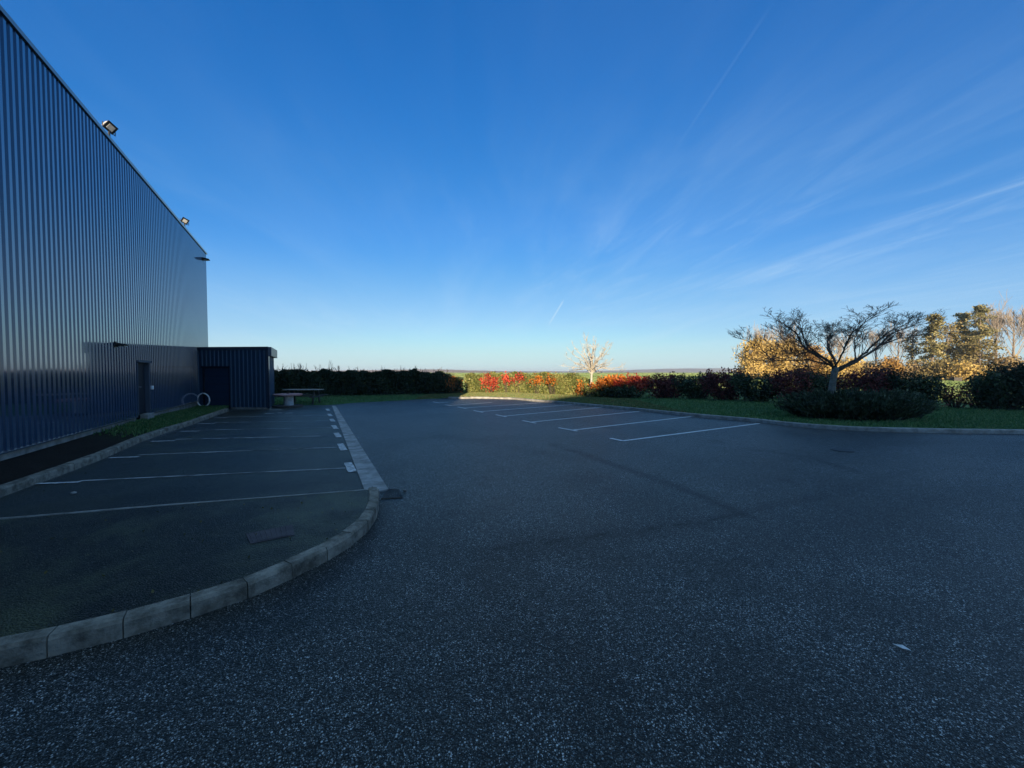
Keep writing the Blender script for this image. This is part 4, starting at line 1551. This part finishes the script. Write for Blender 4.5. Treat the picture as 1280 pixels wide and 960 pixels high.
right_sh = [
    (752, 482, 1.3, 'hedge_lit', 'low yellow-green shrub right of the young bare tree', 650, 0.10),
    (768, 469, 1.5, 'orange', 'flame orange shrub with its foot in shade, right of the young tree', 800, 0.10),
    (794, 469, 1.7, 'red', 'scarlet-topped shrub beside the flame orange one', 900, 0.10),
    (779, 483, 1.7, 'shrub_green', 'low dark green shrub at the foot of the orange and scarlet ones', 800, 0.09),
    (835, 467, 1.7, 'maroon', 'dark purple shrub first after the gap past the scarlet one', 1200, 0.095),
    (874, 466, 1.6, 'shrub_green', 'dark green shrub between two purple-red ones', 1200, 0.09),
    (911, 461, 1.7, 'maroon', 'tall dark red shrub left of the yellow woodland edge', 1300, 0.085),
    (950, 465, 1.7, 'shrub_green', 'broad loose green shrub below the yellow woodland edge', 1300, 0.085),
    (1002, 458.5, 1.4, 'maroon', 'tall maroon shrub left of the bare tree trunk', 1300, 0.08),
    (1027, 462, 0.9, 'shrub_green', 'narrow dark green shrub directly left of the bare tree trunk', 800, 0.08),
    (1066, 464, 0.9, 'maroon', 'sparse maroon shrub directly right of the bare tree trunk', 560, 0.08),
    (1094, 459, 1.1, 'maroon', 'leafy dark red shrub behind the low evergreen shrub', 900, 0.08),
    (1112, 458, 0.7, 'conifer', 'slim upright green shrub behind the low evergreen shrub', 700, 0.07),
    (1136, 466, 1.2, 'shrub_green', 'spreading green shrub above the end of the low evergreen shrub', 950, 0.08),
    (1166, 471, 0.9, 'shrub_green', 'dark rounded shrub at the edge of the hedge gap', 800, 0.075),
    (1203, 480, 1.1, 'maroon', 'small open maroon shrub alone in the hedge gap', 420, 0.07),
    (1243, 465, 1.4, 'shrub_green', 'wide bushy dark green shrub past the hedge gap', 1500, 0.075),
    (1277, 452, 0.9, 'conifer', 'tall pointed dark conifer shrub at the hedge end past the gap', 1500, 0.07),
    (1312, 462, 1.6, 'shrub_green', 'dark shrub partly cut off beyond the pointed conifer', 700, 0.09),
]
for px, top, wd, mt, lab, nl, sz in right_sh:
    b_ = hedge_at(min(px, 1270))
    if px > 1270:
        b_.x = XAT(px, b_.y)
    b_ = b_ + Vector((0, -0.2 if px == 779 else 0.25, 0))
    shrub('shrub', b_, wd * {1136: 1.4, 1166: 0.95, 1203: 0.85, 1243: 1.25}.get(px, 1.95), 1.5, ZAT(top, b_.y) - 0.1, mt, lab, 'shrub', 'shrubs of the hedge right of the young tree', nleaf=int(nl * (1.3 if px == 1203 else 3.4)), size=sz,
          stems=40, loose=0.15, upright=0.9 if mt == 'conifer' else 0.62, bare=0.5 if px in (768, 794) else 0.0)

# --- low spreading evergreen shrub on the kerb side
JY = 14.3
jx0, jx1 = XAT(982, JY), XAT(1163, JY)
jc = Vector(((jx0 + jx1) / 2, JY, 0.11))
jun = thing('evergreen_shrub', jc, 'low wide dark evergreen shrub spreading on the lawn by the kerb', 'shrub')
P, T, U = [], [], []
js = MB()
for k in range(420):
    a = random.uniform(0, 2 * math.pi)
    rr = math.sqrt(random.random())
    ex = Vector((math.cos(a) * rr * (jx1 - jx0) / 2, math.sin(a) * rr * 1.25, 0))
    top = 1.0 * (1 - 0.40 * rr ** 4) * random.uniform(0.62, 1.10)
    p0_ = jc + ex * 0.72 + Vector((0, 0, 0.05))
    tip = jc + ex * 1.02 + Vector((random.gauss(0, 0.16), random.gauss(0, 0.12), top))
    mid_ = p0_.lerp(tip, 0.5) + Vector((0, 0, 0.05))
    js.tube([p0_, mid_, tip], [0.012, 0.008, 0.004], 3, cap=False)
    m = 60
    f = RNG.random(m) ** 0.75
    A, C_ = np.array(p0_), np.array(tip)
    q = A + (C_ - A) * (f * 1.04)[:, None] + RNG.normal(size=(m, 3)) * 0.045
    P.append(q)
    d_ = np.array((tip - p0_).normalized()) + np.array([0, 0, 0.4])
    U.append(np.repeat(d_[None], m, 0))
    T.append(np.clip(RNG.normal(0.35 + random.gauss(0, 0.12), 0.22, m) + 0.18 * (f - 0.5), 0, 1))
P, T, U = np.concatenate(P), np.concatenate(T), np.concatenate(U)
P[:, 2] = np.maximum(P[:, 2], 0.13)
leaves('foliage', P, RNG.uniform(0.6, 1.3, len(P)) * 0.045, T, M['juniper'], jun, aspect=3.2, up=U)
js.build('branches', M['twig'], jun)

# --- a few fallen leaves on the mossy corner and along the lot kerb
P = []
for k in range(170):
    r = random.random()
    if r < 0.6:
        row = random.choice(isl)
        p = random.choice(row)
        P.append((p.x + random.uniform(-0.1, 0.1), p.y + random.uniform(-0.1, 0.1), 0.127))
    else:
        p = random.choice(ks)
        P.append((p.x + WN.x * random.uniform(0.03, 0.5), p.y + WN.y * random.uniform(0.03, 0.5), 0.012))
P = np.array(P)
fl = leaves('fallen_leaves', P, RNG.uniform(0.012, 0.028, len(P)), RNG.random(len(P)) * 0.4, M['olive'], None, flat=0.95)
fl['kind'] = 'stuff'

# --- grass
def upright(name, base_, hh, wd, tint, mat, spread=0.7, lean=0.35):
    """grass or crop: upright faces standing on the points base_"""
    n = len(base_)
    o = leaves(name, base_, wd, tint, M[mat], None)
    an = RNG.normal(0, spread, n)
    ex = np.stack([np.cos(an), np.sin(an), np.zeros(n)], 1) * wd[:, None]
    tip_ = base_ + np.stack([RNG.normal(0, lean, n) * hh, RNG.normal(0, lean, n) * hh, hh], 1)
    co = np.stack([base_ - ex, base_ + ex, tip_ + ex * 0.6, tip_ - ex * 0.6], 1)
    o.data.vertices.foreach_set('co', co.astype(np.float32).ravel())
    o.data.update()
    o['kind'] = 'stuff'
    return o


def grass_on(name, label, n, sampler, mat, hgt):
    P, Z = sampler(n)
    n = len(P)
    upright(name, P - np.array([0, 0, 0.004]), RNG.uniform(0.5, 1.2, n) * hgt, RNG.uniform(0.010, 0.020, n), np.clip(RNG.normal(0.5, 0.25, n), 0, 1), mat)


def samp_band(n):
    X = RNG.uniform(-6.5, 7.5, n)
    e, h = np.interp(X, EX, EY), np.interp(X, HX, HY)
    Y = e + 0.26 + (h - e + 0.1) * RNG.random(n)
    return np.stack([X, Y, lawn_z(X, Y)], 1), None


def samp_lawn(n):
    X = RNG.uniform(-16, 24, n * 2)
    e, h = np.interp(X, EX, EY), np.interp(X, HX, HY)
    Y = e + 0.22 + (h - e + 0.2) * RNG.random(n * 2)
    keep = RNG.random(n * 2) < np.clip(18 / (Y * Y) * 9, 0.15, 1) * np.clip((h - e) / 5, 0.1, 1)
    X, Y = X[keep][:n], Y[keep][:n]
    return np.stack([X, Y, lawn_z(X, Y)], 1), None


def samp_strip(n):
    d = RNG.uniform(2, 16, n)
    f = RNG.random(n)
    out = []
    LX = [((p - W0).dot(WD)) for p in lot_line]
    LN = [((p - W0).dot(WN)) for p in lot_line]
    for a, b in zip(d, f):
        if random.random() > (a - 3) / 5:
            continue
        nn = float(np.interp(a, LX, LN)) - 0.15
        p = wp(a, nn * b, strip_h(a) + (0.125 - strip_h(a)) * b)
        out.append(p[:])
    return np.array(out), None


grass_on('grass', None, 80000, samp_lawn, 'blades', 0.075)
grass_on('grass', None, 45000, samp_band, 'band_blades', 0.07)
grass_on('grass', None, 16000, samp_strip, 'blades', 0.075)


# standing crop on the field behind the hedges: upright blades, coarser with distance
n_ = 70000
yy = np.exp(RNG.uniform(math.log(26), math.log(900), n_))
xx = RNG.uniform(-1.1, 1.75, n_) * yy
ok = yy > np.interp(xx, HX, HY) + 2.2
xx, yy = xx[ok], yy[ok]
n_ = len(xx)
upright('crop', np.stack([xx, yy, np.full(n_, -0.058)], 1), np.minimum(0.16 + 0.0012 * yy, 0.42) * RNG.uniform(0.6, 1.3, n_), 0.10 + 0.0042 * yy,
        np.clip(RNG.normal(0.5, 0.22, n_) + 0.15 * np.sin(xx * 0.05 + yy * 0.02), 0, 1), 'crop')

# ------------------------------------------------------------------ woodland beyond the field
def far_tree(px, dist, top, wpx, kind, label, low=None, dens=1.0):
    base = Vector((XAT(px, dist), dist, -0.05))
    h = ZAT(top, dist)
    w = wpx / FPX * dist
    o = thing('woodland_tree', base, label, 'tree', 'trees of the woodland beyond the field')
    tr = MB()
    lean = random.uniform(-0.03, 0.03) * h
    tr.tube([base, base + Vector((lean * 0.4, 0, h * 0.4)), base + Vector((lean, 0, h * 0.92))], [0.02 * h ** 0.9 + 0.05, 0.014 * h ** 0.9 + 0.03, 0.03], 6)
    P, T = [], []
    br = MB()
    if kind in ('yellow', 'amber', 'olive', 'scrub'):
        ncl = int(26 * dens)
        for k in range(ncl):
            an = random.uniform(0, 2 * math.pi)
            f = random.uniform(0.16, 1.0) if low is None else random.uniform(low, 1)
            rw = w / 2 * (math.sin(math.pi * min(f * 0.85 + 0.12, 1)) ** 0.6) * math.sqrt(random.random())
            c_ = base + Vector((math.cos(an) * rw, math.sin(an) * rw, f * h * 0.93))
            br.tube([base + Vector((0, 0, f * h * 0.6)), c_], [0.07, 0.025], 4, cap=False)
            m = int(95 * dens)
            rr = w * 0.16 + 0.35
            P.append(np.array(c_) + RNG.normal(size=(m, 3)) * rr * np.array([0.55, 0.55, 0.45]))
            T.append(np.clip(RNG.normal(0.5 + random.gauss(0, 0.18), 0.2, m), 0, 1))
        size = 0.26
        mat = kind
    elif kind == 'pine':
        nw = 17
        for k in range(nw):
            f = 0.28 + 0.72 * k / (nw - 1)
            rad = w / 2 * (1 - (f - 0.28) / 0.72 * 0.72) * random.uniform(0.45, 1.1)
            for j in range(random.randint(2, 4)):
                an = random.uniform(0, 2 * math.pi)
                c0 = base + Vector((lean * f, 0, f * h * 0.97))
                c1 = c0 + Vector((math.cos(an) * rad, math.sin(an) * rad, -0.1 * rad))
                br.tube([c0, c1], [0.05, 0.02], 4, cap=False)
                m = 80
                g = RNG.random(m)
                P.append(np.array(c0) + (np.array(c1) - np.array(c0)) * (0.25 + 0.8 * g)[:, None] + RNG.normal(size=(m, 3)) * np.array([0.38, 0.38, 0.22]))
                T.append(np.clip(RNG.normal(0.42 + random.gauss(0, 0.2), 0.2, m), 0, 1))
        size, mat = 0.26, 'pine'
    else:
        for k in range(int(15 * dens)):
            an = random.uniform(0, 2 * math.pi)
            f = random.uniform(0.25, 0.85)
            d = Vector((math.cos(an) * 0.5, math.sin(an) * 0.5, 0.95))
            branch_tree(br, base + Vector((lean * f, 0, f * h * 0.9)), d, h * (1.04 - f) * random.uniform(0.7, 0.95) * min(1, w / h * 2.2), 0.06, 2, 0.45, 0.5, 0.1, (4, 6), 0.55, None, 0.022, 4)
    tr.build('trunk', M['far_bark'], o)
    if P:
        br.build('branches', M['far_bark'], o)['kind'] = 'stuff'
        P, T = np.concatenate(P), np.concatenate(T)
        P[:, 2] = np.maximum(P[:, 2], 0.0)
        leaves('crown', P, RNG.uniform(0.6, 1.3, len(P)) * size, T, M[mat], o)
    else:
        br.build('crown', M['far_twig'], o)


woods = [
    (952, 92, 415, 30, 'bare', 'grey bare crown rising behind the golden trees at the open woodland end', None, 1.2),
    (978, 92, 417, 30, 'bare', 'grey bare crown behind the golden tree left of the wide bare tree', None, 1.2),
    (940, 84, 425, 32, 'yellow', 'yellow-leaved tree at the open left end of the woodland', None, 1.3),
    (962, 86, 424, 36, 'yellow', 'full golden tree second from the open end of the woodland', None, 1.4),
    (985, 84, 427, 38, 'yellow', 'golden tree seen through the left branches of the wide bare tree', None, 1.4),
    (1008, 88, 432, 34, 'amber', 'amber tree seen just left of the wide bare tree trunk', None, 1.2),
    (930, 90, 428, 14, 'bare', 'slim bare tree at the very open end of the woodland', None, 0.9),
    (1034, 86, 442, 34, 'yellow', 'low yellow tree seen behind the wide bare tree trunk', None, 1.1),
    (1058, 86, 446, 32, 'yellow', 'low bright yellow tree just right of the wide bare tree trunk', None, 1.1),
    (1084, 88, 455, 34, 'scrub', 'low beige tree seen under the right branches of the bare tree', None, 1.0),
    (1108, 84, 447, 24, 'amber', 'rounded orange tree before the thin bare stems', None, 1.2),
    (1048, 96, 424, 30, 'bare', 'bare grey tree showing faintly above the low yellow trees', None, 1.0),
    (1094, 96, 416, 26, 'bare', 'thin bare tree above the rounded orange tree', None, 1.0),
    (1122, 94, 410, 24, 'bare', 'thin bare tree between the orange tree and the pines', None, 1.0),
    (1139, 88, 408, 18, 'olive', 'slender olive-green tree left of the pines', 0.2, 0.6),
    (1164, 84, 392, 38, 'pine', 'dark narrow pine at the left of the pine group', None, 1.0),
    (1184, 86, 397, 36, 'olive', 'yellowing olive tree between two pines', 0.25, 1.0),
    (1203, 88, 390, 40, 'pine', 'tall pine at the middle of the pine group', None, 1.0),
    (1221, 84, 381, 42, 'pine', 'tallest pine, its top tilted, left of the bare grey trees', None, 1.0),
    (1224, 80, 424, 40, 'olive', 'golden-olive bushy tree below the tallest pine', None, 1.2),
    (1244, 86, 384, 34, 'bare', 'tall pale bare tree beside the tallest pine', None, 1.5),
    (1266, 84, 388, 36, 'bare', 'wide pale bare tree at the outer end of the woodland', None, 1.6),
    (1292, 84, 392, 40, 'bare', 'bare tree partly cut off past the wide pale one', None, 1.4),
    (1256, 78, 444, 30, 'scrub', 'beige scrubby tree below the bare trees', None, 1.0),
    (1206, 76, 457, 34, 'yellow', 'bright yellow bush beside the small brown crate', None, 1.0),
    (1176, 80, 452, 34, 'olive', 'dull green bush under the dark narrow pine', None, 1.0),
    (1140, 84, 458, 40, 'scrub', 'beige scrub bush under the slender olive tree', None, 1.1),
    (1110, 86, 459, 36, 'scrub', 'beige scrub bush under the rounded orange tree', None, 1.0),
]
for a in woods:
    far_tree(*a)
# understorey that reads as one mass
P = np.stack([RNG.uniform(XAT(925, 92), XAT(1330, 92), 26000), RNG.uniform(89, 95, 26000), np.abs(RNG.normal(0, 1.6, 26000))], 1)
u_ = leaves('undergrowth', P, RNG.uniform(0.2, 0.42, 26000), np.clip(RNG.normal(0.4, 0.25, 26000), 0, 1), M['scrub'])
u_['kind'] = 'stuff'
a = MB()
bx = G(1194.5, 473.8, -0.05)
bx = Vector((XAT(1194.5, 74), 74, -0.05))
a.box(bx + Vector((0, 0, 0.4)), (1.5, 0.9, 0.8))
a.box(bx + Vector((0, 0, 0.84)), (1.7, 1.05, 0.08))
tag(a.build('storage_crate', M['dark_wood']), 'small dark brown crate at the foot of the yellow woodland', 'crate')


# ------------------------------------------------------------------ hills on the horizon
def ridge(name, y, prof, mat, depth=400):
    xs_ = np.linspace(prof[0][0], prof[-1][0], 90)
    mb = MB()
    vs_ = []
    for i, px in enumerate(xs_):
        top = interp(px, [p[0] for p in prof], [p[1] for p in prof]) + 0.12 * math.sin(i * 1.7) + 0.1 * math.sin(i * 0.61)
        z = max(ZAT(top, y), 0.2)
        x = XAT(px, y)
        vs_ += [(x, y - depth * 0.5, -1), (x, y - depth * 0.2, z * 0.55), (x, y, z), (x * 1.2, y + depth, -1)]
    mb.add(vs_, [(4 * i + j, 4 * (i + 1) + j, 4 * (i + 1) + j + 1, 4 * i + j + 1) for i in range(len(xs_) - 1) for j in range(3)])
    return setting(mb.build(name, mat, smooth_=True))


ridge('hill', 1500, [(300, 464.5), (420, 463), (500, 462), (545, 461.5), (590, 463), (640, 464.3)], M['hill_brown'])
ridge('hill', 2300, [(560, 464.5), (640, 464), (740, 464), (800, 462), (850, 460.6), (905, 460.4), (960, 462), (1100, 463), (1400, 464)], M['hill'])

# ------------------------------------------------------------------ haze
if True:
    a = MB()
    a.box((0, 1200, 8.5), (5200, 4400, 21))
    hz_ = a.build('haze', None)
    m = bpy.data.materials.new('air')
    m.use_nodes = True
    t = m.node_tree
    for n in list(t.nodes):
        t.nodes.remove(n)
    vol = nd(t, 'ShaderNodeVolumePrincipled', inp={'Color': (0.85, 0.92, 1.0, 1), 'Density': 0.00028, 'Anisotropy': 0.2})
    ou = nd(t, 'ShaderNodeOutputMaterial')
    t.links.new(vol.outputs[0], ou.inputs['Volume'])
    hz_.data.materials.clear()
    hz_.data.materials.append(m)
    hz_['kind'] = 'stuff'
